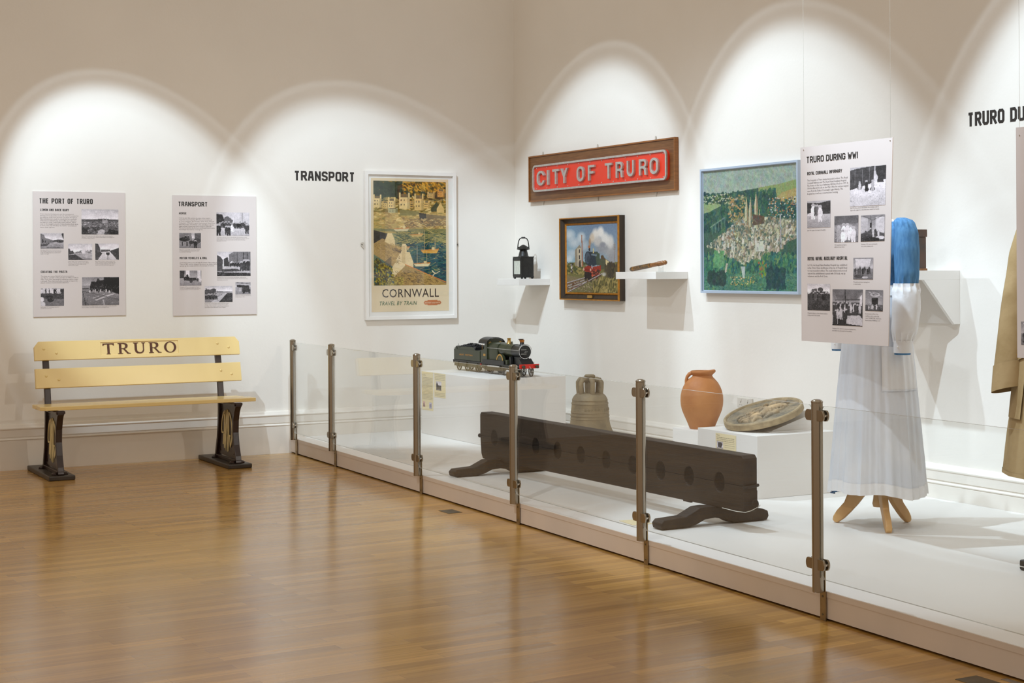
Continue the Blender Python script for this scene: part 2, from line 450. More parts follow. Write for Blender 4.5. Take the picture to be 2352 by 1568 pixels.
def ribbon(mb, pts, t, depth):
    closed = pts[0] == pts[-1]
    for i in range(1, len(pts) - 1):      # split at sharp turns so that the strokes keep their weight
        a = (Vector(pts[i]) - Vector(pts[i - 1])).normalized(); b = (Vector(pts[i + 1]) - Vector(pts[i])).normalized()
        if a.dot(b) < -.5:
            ribbon(mb, pts[:i + 1], t, depth); ribbon(mb, pts[i:], t, depth); return
    P = [Vector(p) for p in (pts[:-1] if closed else pts)]; n = len(P); L = []; R = []
    for i in range(n):
        if closed or 0 < i < n - 1:
            a = (P[i] - P[i - 1]).normalized(); b = (P[(i + 1) % n] - P[i]).normalized()
            na = Vector((-a.y, a.x)); nb = Vector((-b.y, b.x)); m = (na + nb)
            m = m / max(m.dot(na), .45)
        else:
            a = (P[1] - P[0]).normalized() if i == 0 else (P[-1] - P[-2]).normalized(); m = Vector((-a.y, a.x))
            if abs(a.y) > .78 and (abs(P[i].y - t / 2) < 1e-5 or abs(P[i].y - 6 - t / 2) < 1e-5):
                P[i] = P[i] + a * (t / 2 / abs(a.y)) * (-1 if i == 0 else 1)      # run the stroke out to the cap or base line
        L.append(P[i] + m * t / 2); R.append(P[i] - m * t / 2)
    k = n if closed else n - 1
    for i in range(k):
        j = (i + 1) % n; q = [L[i], L[j], R[j], R[i]]
        if depth: mb.prism([tuple(x) for x in q][::-1], 'y', -depth, 0)
        else: o_ = -.004 * (len(mb.f) % 9); mb.add([(x.x, o_, x.y) for x in q], [(3, 2, 1, 0)])


def block(s, h, t=1.05, track=1.7, depth=0., wordgap=3.2, cond=1.):
    """block capitals of height h in local XZ; returns MB starting at x=0"""
    mb = MB(); x = t / 2; k = h / (6 + t)
    for ch in s:
        if ch == ' ': x += wordgap; continue
        g = G[ch]; w = max(p[0] for pl in g for p in pl) * cond
        for pl in g: ribbon(mb, [(x + p[0] * cond, p[1] + t / 2) for p in pl], t, depth / k if depth else 0)
        x += w + t + track - 1
    return mb.xf(lambda p: (p[0] * k, p[1] * k, p[2] * k))


def block_fit(s, w, h, t=1.45, track=1.7, wordgap=3.0):
    """block capitals exactly w wide and h high with even stroke weight (letters condensed or widened)"""
    k = h / (6 + t); target = w / k
    wa = bounds(block(s, 6 + t, t, track, 0, wordgap, 1.))[1][0]; wb = bounds(block(s, 6 + t, t, track, 0, wordgap, .5))[1][0]
    c = .5 + (target - wb) / max(wa - wb, 1e-6) * .5
    mb = block(s, h, t, track, 0, wordgap, max(.3, c))
    return fit_to(mb, 0, w, 0, h)


# ------------------------------------------------------------------ painted pictures (colour attribute on a fine grid)


class Art:
    k = 1.

    def __init__(s, w, h, col, seed=1):
        s.w, s.h = w, h; s.a = np.ones((h, w, 3)) * np.array(col, float)
        s.X, s.Y = np.meshgrid((np.arange(w) + .5) / w, (np.arange(h) + .5) / h); s.r = np.random.default_rng(seed)

    def noise(s, sx, sy, amp, mono=True):
        nx, ny = max(2, int(s.w / sx) + 2), max(2, int(s.h / sy) + 2)
        g = s.r.uniform(-1, 1, (ny, nx)) if mono else s.r.uniform(-1, 1, (ny, nx, 3))
        xs = s.X[0] * (nx - 1.001); ys = s.Y[:, 0] * (ny - 1.001); xi = xs.astype(int); yi = ys.astype(int)
        fx = xs - xi; fy = ys - yi; fx = fx * fx * (3 - 2 * fx); fy = fy * fy * (3 - 2 * fy)
        if not mono: fx = fx[None, :, None]; fy = fy[:, None, None]
        else: fx = fx[None, :]; fy = fy[:, None]
        A = g[yi][:, xi]; B = g[yi][:, xi + 1]; C = g[yi + 1][:, xi]; D = g[yi + 1][:, xi + 1]
        return ((A * (1 - fx) + B * fx) * (1 - fy) + (C * (1 - fx) + D * fx) * fy) * amp

    def fuzz(s, sx, sy, amp, mono=True):
        z = s.noise(sx, sy, amp, mono); s.a += z[..., None] if mono else z

    def grad(s, y0, y1, c0, c1):
        t = np.clip((s.Y - y0) / max(y1 - y0, 1e-6), 0, 1)[..., None]; m = (s.Y >= y0) & (s.Y <= y1)
        g = np.array(c0, float) * (1 - t) + np.array(c1, float) * t; s.a[m] = g[m]

    def put(s, m, col, al=1., var=0):
        c = np.array(col, float)
        if var: c = c + s.r.uniform(-var, var, (int(m.sum()), 1))
        s.a[m] = s.a[m] * (1 - al) + c * al

    def poly(s, pts, col, al=1., var=0):
        m = np.zeros((s.h, s.w), bool); n = len(pts)
        for i in range(n):
            (x0, y0), (x1, y1) = pts[i], pts[(i + 1) % n]
            if y0 == y1: continue
            c = (s.Y >= min(y0, y1)) & (s.Y < max(y0, y1)) & (s.X < (x1 - x0) * (s.Y - y0) / (y1 - y0) + x0)
            m ^= c
        s.put(m, col, al, var)

    def ell(s, cx, cy, rx, ry, col, al=1., soft=0):
        d = ((s.X - cx) / rx) ** 2 + ((s.Y - cy) / ry) ** 2
        if soft:
            t = (np.clip((1 - d) / soft, 0, 1) * al)[..., None]; s.a = s.a * (1 - t) + np.array(col, float) * t
        else: s.put(d < 1, col, al)

    def line(s, x0, y0, x1, y1, wd, col, al=1.):
        as_ = s.h / s.w; dx, dy = x1 - x0, (y1 - y0) * as_; L = dx * dx + dy * dy
        t = np.clip(((s.X - x0) * dx + (s.Y - y0) * as_ * dy) / L, 0, 1)
        d = np.hypot(s.X - x0 - t * dx, (s.Y - y0) * as_ - t * dy); s.put(d < wd / 2, col, al)

    def dabs(s, n, x0, y0, x1, y1, cols, sx, sy, ang=0, al=.9, inside=None, var=6):
        for i in range(n):
            cx, cy = s.r.uniform(x0, x1), s.r.uniform(y0, y1)
            if inside and not inside(cx, cy): continue
            c = np.array(cols[s.r.integers(len(cols))], float) + s.r.uniform(-var, var)
            a = ang + s.r.normal() * .35; rx = sx * s.k * s.r.uniform(.5, 1.4); ry = sy * s.k * s.r.uniform(.5, 1.4); R = max(rx, ry) * 1.1
            i0, i1 = max(0, int((cx - R) * s.w)), min(s.w, int((cx + R) * s.w) + 2); j0, j1 = max(0, int((cy - R * s.w / s.h) * s.h) - 1), min(s.h, int((cy + R * s.w / s.h) * s.h) + 2)
            if i1 <= i0 or j1 <= j0: continue
            X = s.X[j0:j1, i0:i1] - cx; Y = (s.Y[j0:j1, i0:i1] - cy) * s.h / s.w
            u = X * cos(a) + Y * sin(a); v = -X * sin(a) + Y * cos(a); m = (u / rx) ** 2 + (v / ry) ** 2 < 1
            s.a[j0:j1, i0:i1][m] = s.a[j0:j1, i0:i1][m] * (1 - al) + c * al

    def mesh(s, name, w, h, m, parent, x=0, y=0, z=0, relief=None, warp=None):
        """grid of s.w x s.h points, w x h metres, lower-left corner at (x, y, z), facing -y"""
        W_, H_ = s.w, s.h
        co = np.zeros((H_, W_, 3)); co[..., 0] = x + np.linspace(0, w, W_)[None, :]; co[..., 2] = z + np.linspace(h, 0, H_)[:, None]; co[..., 1] = y
        if warp is not None: co[..., 1] += warp(co[..., 0], co[..., 2])
        idx = np.arange(W_ * H_).reshape(H_, W_)
        q = np.stack([idx[1:, :-1], idx[1:, 1:], idx[:-1, 1:], idx[:-1, :-1]], -1).reshape(-1, 4)
        me = bpy.data.meshes.new(name)
        me.vertices.add(W_ * H_); me.vertices.foreach_set('co', co.ravel())
        me.loops.add(q.size); me.loops.foreach_set('vertex_index', q.ravel().astype(np.int32))
        me.polygons.add(len(q)); me.polygons.foreach_set('loop_start', np.arange(0, q.size, 4, dtype=np.int32)); me.polygons.foreach_set('loop_total', np.full(len(q), 4, np.int32))
        me.update(calc_edges=True)
        a = np.clip(s.a / 255, 0, 1); l = np.where(a <= .04045, a / 12.92, ((a + .055) / 1.055) ** 2.4)
        at = me.color_attributes.new('Col', 'FLOAT_COLOR', 'POINT')
        at.data.foreach_set('color', np.concatenate([l, np.ones((H_, W_, 1))], -1).ravel().astype(np.float32))
        return link(name, me, m, parent)



# ------------------------------------------------------------------ room shell
XW, YW = 5.593, 10.325          # inner faces of the right and the back wall
PZ = .105                       # top of the display platform


def bx(y):                      # line of the platform's front edge
    return 3.626 + (y - 4.414) * .03106


struct('floor', MB().box(-6, XW + .2, -5, YW + .2, -.1, 0), M_floor)
struct('wall_back', MB().box(-6, XW + .2, YW, YW + .2, 0, 4.6), M_wall)
struct('wall_right', MB().box(XW, XW + .2, -5, YW, 0, 4.6), M_wall)
PROF = [(0, 0), (-.045, 0), (-.045, .183), (-.043, .187), (-.047, .189), (-.048, .194), (-.042, .199), (-.033, .201), (-.033, .206),
        (-.037, .209), (-.037, .252), (-.041, .258), (-.041, .264), (-.034, .272), (-.026, .284), (-.018, .288), (0, .288)]
struct('baseboard_back', MB().prism([(YW + a, b) for a, b in PROF], 'x', -6, XW), M_skirt)
struct('baseboard_right', MB().prism([(XW + a, b * .945) for a, b in PROF], 'y', -5, YW - .045), M_skirt)

# ------------------------------------------------------------------ display platform
pf = thing('display_platform', 'long low white display platform along the right-hand wall behind the glass barrier', 'platform')
y0, y1 = 1.6, YW - .046
MB().prism([(bx(y0) + .004, y0), (XW - .046, y0), (XW - .046, y1), (bx(y1) + .004, y1)], 'z', .088, PZ).build('deck', M_plat, pf)
MB().prism([(bx(y0) + .004, y0), (bx(y0) + .022, y0), (bx(y1) + .022, y1), (bx(y1) + .004, y1)], 'z', .008, .0875).build('fascia', M_fascia, pf)
MB().prism([(bx(y0) + .0015, y0), (bx(y0) + .004, y0), (bx(y1) + .004, y1), (bx(y1) + .0015, y1)], 'z', .083, .1035).build('edge_strip', M_fascia, pf)
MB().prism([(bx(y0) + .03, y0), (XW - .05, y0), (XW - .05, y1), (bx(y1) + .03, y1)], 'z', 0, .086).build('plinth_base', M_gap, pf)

# ------------------------------------------------------------------ glass barrier
PY = [10.145, 9.388, 8.011, 6.810, 5.613, 4.414, 3.214]
ROT = atan2(.03106, 1)          # the line turns slightly away from the wall


def clamp(side, z):
    """pair of rounded cheeks that grip the glass on one side of a pole"""
    mb = MB()
    for yy in (-.0135, .0055):
        pts = [(.010, -.0195), (.040, -.0195)] + [(.040 + .013 * sin(a), -.0195 * cos(a)) for a in [radians(q) for q in range(15, 166, 15)]] + [(.040, .0195), (.010, .0195)]
        pts = [(side * (p[0]), z + p[1]) for p in pts]
        mb.prism(pts if side > 0 else pts[::-1], 'y', yy, yy + .008)
    return mb


def make_post(sides):
    t = thing('barrier_post', '', 'barrier post')
    pole = MB().lathe([(.0, .0), (.0195, .0), (.0205, .001), (.0205, .668), (.0195, .669)], 36).build('pole', M_steel, t, True, loc=(0, 0, .103))
    MB().lathe([(.0205, 0), (.0215, .001), (.0215, .004), (.018, .008), (.010, .0115), (0, .0125)], 36).build('cap', M_steel, t, True, loc=(0, 0, .7715))
    br = MB().box(-.015, .015, .0195, .0255, 0, .104).build('bracket', M_bracket, t, bevel=.001)
    MB().box(-.013, .013, .0195, .0245, .104, .19).build('back_bar', M_bracket, t, bevel=.001)
    for z in (.022, .086):
        MB().cyl((0, .0180, z), (0, .0198, z), .0036, 12).build('screw', M_screw, br)
    for sd in sides:
        for z in (.203, .727):
            c = clamp(sd, z).build('clamp', M_steel, t, bevel=.0015)
            MB().cyl((sd * .043, -.0055, z), (sd * .043, .0055, z), .005, 12).build('clamp_screw', M_chrome, c, True)
    return t


pl = ['brushed steel barrier post nearest the back wall, at the platform corner', 'second steel barrier post from the back wall, left of the reflected bench',
      'steel barrier post beside the two cream notices on the white plinth', 'steel barrier post in front of the left half of the dark wooden stocks',
      'steel barrier post in front of the right half of the dark wooden stocks', 'nearest and tallest-looking steel barrier post, left of the nurse uniform skirt',
      'steel barrier post beyond the right end of the uniform glass pane']
first = None
for i, y in enumerate(PY):
    if i == 0: t = make_post((1,))
    elif i == 1: t = first = make_post((-1, 1))
    else: t = copy_tree(first)
    t.location = (bx(y) - .026, y, 0); t.rotation_euler = (0, 0, -pi / 2 - ROT * 1)
    t['label'] = pl[i]; t['group'] = 'steel posts of the glass barrier'
gl = ['narrow clear glass barrier pane nearest the back wall', 'clear glass barrier pane reflecting the cream bench', 'clear glass barrier pane in front of the model locomotive plinth',
      'clear glass barrier pane in front of the bronze bell and middle of the stocks', 'clear glass barrier pane in front of the terracotta jug and stone roundel',
      'clear glass barrier pane in front of the nurse uniform, nearest the viewer']
for i in range(6):
    ya, yb = PY[i], PY[i + 1]; L = (ya - yb) / cos(ROT)
    a0, a1, z0, z1, r = .024, L - .024, .152, .762, .022
    pts = []
    for cx, cz, q in ((a1 - r, z0 + r, 270), (a1 - r, z1 - r, 0), (a0 + r, z1 - r, 90), (a0 + r, z0 + r, 180)):
        pts += [(cx + r * cos(radians(q + s)), cz + r * sin(radians(q + s))) for s in range(0, 91, 15)]
    g = MB().prism(pts, 'y', -.005, .005).build('glass_panel', [M_glass, M_gedge])
    for p in g.data.polygons:
        if abs(p.normal.y) < .5: p.material_index = 1
    g.location = (bx(ya) - .026, ya, 0); g.rotation_euler = (0, 0, -pi / 2 - ROT)
    tag(g, gl[i], 'glass panel', 'glass panes of the barrier')

# floor plates let into the wood
for (a, b, c, d), m, lb in (((3.552, 3.633, 7.29, 7.41), M_plate, 'small dark metal plate let into the wood floor beside the third barrier bay'),
                            ((3.447, 3.535, 3.48, 3.585), M_plate, 'dark grey metal floor plate at the bottom right of the view'),
                            ((3.565, 3.64, 3.42, 3.515), M_plate2, 'shiny scuffed floor plate against the platform front, bottom right corner')):
    b = bx(7.3) - .01 if b > bx(3.4) - .005 and a > 3.56 else b
    o = MB().box(a, min(b, 3.632) if a < 3.56 else 3.59, c, d, -.01, .0015).build('floor_plate', m, bevel=.0005)
    tag(o, lb, 'floor plate')

# ------------------------------------------------------------------ station bench
bn = thing('station_bench', 'cream and dark brown cast iron station bench lettered TRURO, against the back wall', 'bench', (2.672, 9.93, 0))


def slat(name, x0, x1, zc, hh, yc, tilt, th, chamfer, mat_=M_cream, lab=None, hole=None):
    """board facing -y, tilted back; returns object; corners at the top ends cut off when chamfer > 0"""
    c = chamfer
    out = [(x0, -hh), (x1, -hh), (x1, hh - c), (x1 - c * .8, hh), (x0 + c * .8, hh), (x0, hh - c)] if c else [(x0, -hh), (x1, -hh), (x1, hh), (x0, hh)]
    mb = shape([out] + ([hole] if hole else []), th - .004, .002)
    if hole: mb.add(*(lambda q: (q.v, q.f))(MB().box(hole[0][0] - .003, hole[1][0] + .003, -th / 2 + .006, th / 2 - .003, hole[0][1] - .003, hole[2][1] + .003)))
    o = mb.build(name, mat_, bn, label=lab)
    o.location = (0, yc, zc); o.rotation_euler = (-tilt, 0, 0)
    return o


TL = radians(13)
s1 = slat('top_back_rail', -.622, .695, .756, .0575, .128, TL, .026, .033, hole=[(-.215, -.040), (.288, -.040), (.288, .046), (-.215, .046)])
s2 = slat('lower_back_rail', -.625, .690, .588, .0585, .080, TL, .026, 0)
for sl, xs in ((s1, ((-.566, .012), (-.490, -.016), (.548, .017), (.622, -.010))), (s2, ((-.562, .014), (-.486, -.012), (.556, .010), (.626, -.016)))):
    for x, z in xs: MB().ball((x, -.013, z), (.0085, .005, .0085), 12, 6).build('bolt', M_cream, sl, True)
for i, (a, b) in enumerate(((-.282, -.165), (-.155, -.045), (-.035, .06))):
    poly = [(-.668, a + .03), (-.640, a), (.672, a), (.672, b), (-.668, b)] if i == 0 else [(-.65, a), (.66, a), (.66, b), (-.65, b)]
    MB().prism(poly, 'z', .418 - i * .004, .441 - i * .004).build('seat_slat', M_cream, bn, bevel=.003)

# serif letters painted on the recessed panel


def ring(cx, cy, rx, ry, tx, ty, n=36): return [ell(cx, cy, rx, ry, n), ell(cx, cy, rx - tx, ry - ty, n)]


SER = {
 'T': [[(.34, 0), (.34, .05), (.41, .08), (.41, .90), (.20, .90), (.10, .80), (.05, .80), (.05, 1), (.95, 1), (.95, .80), (.90, .80), (.80, .90), (.59, .90), (.59, .08), (.66, .05), (.66, 0)]],
 'U': [[(0, 1), (0, .95), (.1, .92), (.1, .35), (.16, .14), (.3, .02), (.5, -.01), (.68, .02), (.8, .12), (.86, .3), (.86, .92), (.97, .95), (.97, 1), (.66, 1), (.66, .95), (.77, .92), (.77, .33), (.70, .17), (.55, .10), (.42, .13), (.32, .22), (.29, .36), (.29, .92), (.4, .95), (.4, 1)]],
}


def serif_R():
    out = [(0, 0), (0, .05), (.1, .08), (.1, .92), (0, .95), (0, 1), (.5, 1), (.68, .96), (.78, .86), (.8, .72), (.75, .58), (.62, .49), (.56, .47), (.84, .1), (1.02, .05), (1.02, 0), (.76, 0), (.42, .45), (.29, .45), (.29, .08), (.4, .05), (.4, 0)]
    return [out, [(.29, .52), (.29, .92), (.45, .92), (.56, .86), (.6, .72), (.56, .58), (.45, .52)]]


for i, ch in enumerate('TRURO'):
    lt = MB()
    lp = SER.get(ch) or (serif_R() if ch == 'R' else ring(.5, .5, .5, .52, .19, .07))
    m_ = shape(lp, .002)
    wz = .070; lt.add([(-.204 + i * .0995 + p[0] * .080, p[1], -.033 + p[2] * wz) for p in m_.v], m_.f)
    shift(lt, 0, -.0085, 0).build('painted_letter', M_letter, s1)

# cast iron ends


def leg_frame(x):
    e = thing('x', None, None)
    bpy.data.objects.remove(e)
    w = .019
    front = [(-.272, .030), (-.262, .07), (-.232, .14), (-.216, .22), (-.222, .30), (-.246, .36), (-.272, .395), (-.285, .405)]
    rear = [(.142, .030), (.128, .08), (.100, .16), (.082, .26), (.074, .34), (.074, .42), (.092, .52), (.118, .62), (.145, .72), (.164, .795)]
    mb = MB()
    for ln, th in ((front, .024), (rear, .026)):
        rings = []
        for i, p in enumerate(ln):
            a = Vector(ln[max(i - 1, 0)]); b = Vector(ln[min(i + 1, len(ln) - 1)]); t = (b - a).normalized(); nn = Vector((-t.y, t.x))
            c = Vector(p); q0 = c + nn * th / 2; q1 = c - nn * th / 2
            rings.append([(x - w, q0.x, q0.y), (x + w, q0.x, q0.y), (x + w, q1.x, q1.y), (x - w, q1.x, q1.y)])
        mb.loft(rings)
    mb.box(x - w, x + w, -.292, .075, .388, .405).box(x - .028, x + .028, -.28, -.24, .395, .412).box(x - .028, x + .028, -.06, 0, .395, .408)
    mb.box(x - w, x + w, -.28, .155, .029, .052)
    for yy in (-.245, .12):
        mb.lathe([(.02, .029), (.02, .036), (.011, .044), (0, .046)], 14, (x - .03, yy, 0)); mb.lathe([(.02, .029), (.02, .036), (.011, .044), (0, .046)], 14, (x + .03, yy, 0))
    fr = mb.build('end_frame', M_brown, bn, bevel=.003)
    # pierced web with the oval opening
    out = [(-.262, .05), (-.228, .13), (-.212, .21), (-.216, .29), (-.250, .39), (.072, .39), (.078, .28), (.096, .16), (.128, .06)]
    cy_, cz_ = -.068, .222
    tri = [[(-.232, .362), (-.196, .362), (-.222, .318)], [(.052, .362), (.028, .362), (.056, .325)], [(-.238, .075), (-.19, .075), (-.212, .125)], [(.1, .075), (.06, .075), (.084, .12)]]
    web = shape([out] + tri, .008)
    web.xf(lambda p: (x + p[1], p[0], p[2])).build('web_panel', M_brown, fr)
    # interlaced oval monogram G W R: raised strokes filling the oval
    mg = MB(); E_ = lambda yy: .138 * sqrt(max(0, 1 - (yy / .112) ** 2))
    def stroke(pts, t=.0095):
        ribbon(mg, pts, t, .004)
    # left arc of the G with its spur
    stroke([(-.055, E_(-.055) * .96)] + [(.106 * cos(radians(a)), .134 * sin(radians(a))) for a in range(130, 236, 10)] + [(-.055, -.03), (-.072, -.03)])
    stroke([(.055, E_(.055) * .96)] + [(.106 * cos(radians(a)), .134 * sin(radians(a))) for a in range(50, -1, -10)] + [(.10, -.02), (.05, -.02)])
    stroke([(.06, -.02), (.074, -.095)])
    stroke([(.05, .1), (.05, -.118)])
    stroke([(-.044, .122), (-.026, -.132)]); stroke([(-.026, -.132), (0, .135)]); stroke([(0, .135), (.026, -.132)]); stroke([(.026, -.132), (.034, .128)])
    stroke([(-.02, .134), (-.012, -.136)], .006)
    mg.xf(lambda p: (x - .0055 + p[1], cy_ - p[0] * -1, cz_ + p[2])).build('monogram', M_mono, fr)
    fp = MB().prism([(x - .078, -.312), (x + .078, -.312), (x + .078, .325), (x - .078, .325)], 'z', 0, .029)
    fp.build('foot_plate', M_foot, bn, bevel=.006, seg=3)


for x in (-.552, .556): leg_frame(x)

# ------------------------------------------------------------------ black and white photographs for the panels
def BW(w, h, seed, sky=205, hor=.5, gnd=130, polys=(), people=(), blobs=(), lines=(), grain=14, town=None, vig=0):
    A = Art(w, h, (sky, sky, sky), seed)
    A.grad(0, hor, (sky - 25,) * 3, (min(255, sky + 22),) * 3); A.grad(hor, 1.01, (gnd + 15,) * 3, (gnd - 20,) * 3)
    if town:
        for (x0, y0, x1, y1, n, lo, hi, sz) in town:
            A.dabs(n, x0, y0, x1, y1, [(c, c, c) for c in range(lo, hi, 14)], sz, sz * .45, al=.9)
    for c, pts in polys: A.poly(pts, (c, c, c), var=0)
    for c, cx, cy, rx, ry in blobs: A.ell(cx, cy, rx, ry, (c, c, c), .92)
    for c, x0, y0, x1, y1, t in lines: A.line(x0, y0, x1, y1, t, (c, c, c))
    for x, y, s, c in people:
        A.ell(x, y - s * .88, s * .13, s * .12, (170, 170, 170)); A.ell(x, y - s * .5, s * .17, s * .34, (c, c, c))
        A.line(x - s * .06, y - s * .3, x - s * .08, y, s * .12, (c, c, c)); A.line(x + s * .06, y - s * .3, x + s * .09, y, s * .12, (c, c, c))
    A.dabs(260, 0, hor * .9, 1, 1, [(c, c, c) for c in (40, 90, 150, 210)], .012, .007, al=.32)
    A.fuzz(1.5, 1.3, grain); A.fuzz(9, 6, grain * .8)
    A.a = A.a * np.array([1.0, .965, .985])
    A.a = np.clip((A.a - 128) * 1.08 + 136, 34, 240)
    return A


def crowd(x0, x1, y, n, s, c0, c1, seed=3):
    r = random.Random(seed)
    return [(x0 + (x1 - x0) * (i + r.random() * .6) / n, y + r.uniform(-.02, .02), s * r.uniform(.85, 1.1), r.choice((c0, c1))) for i in range(n)]


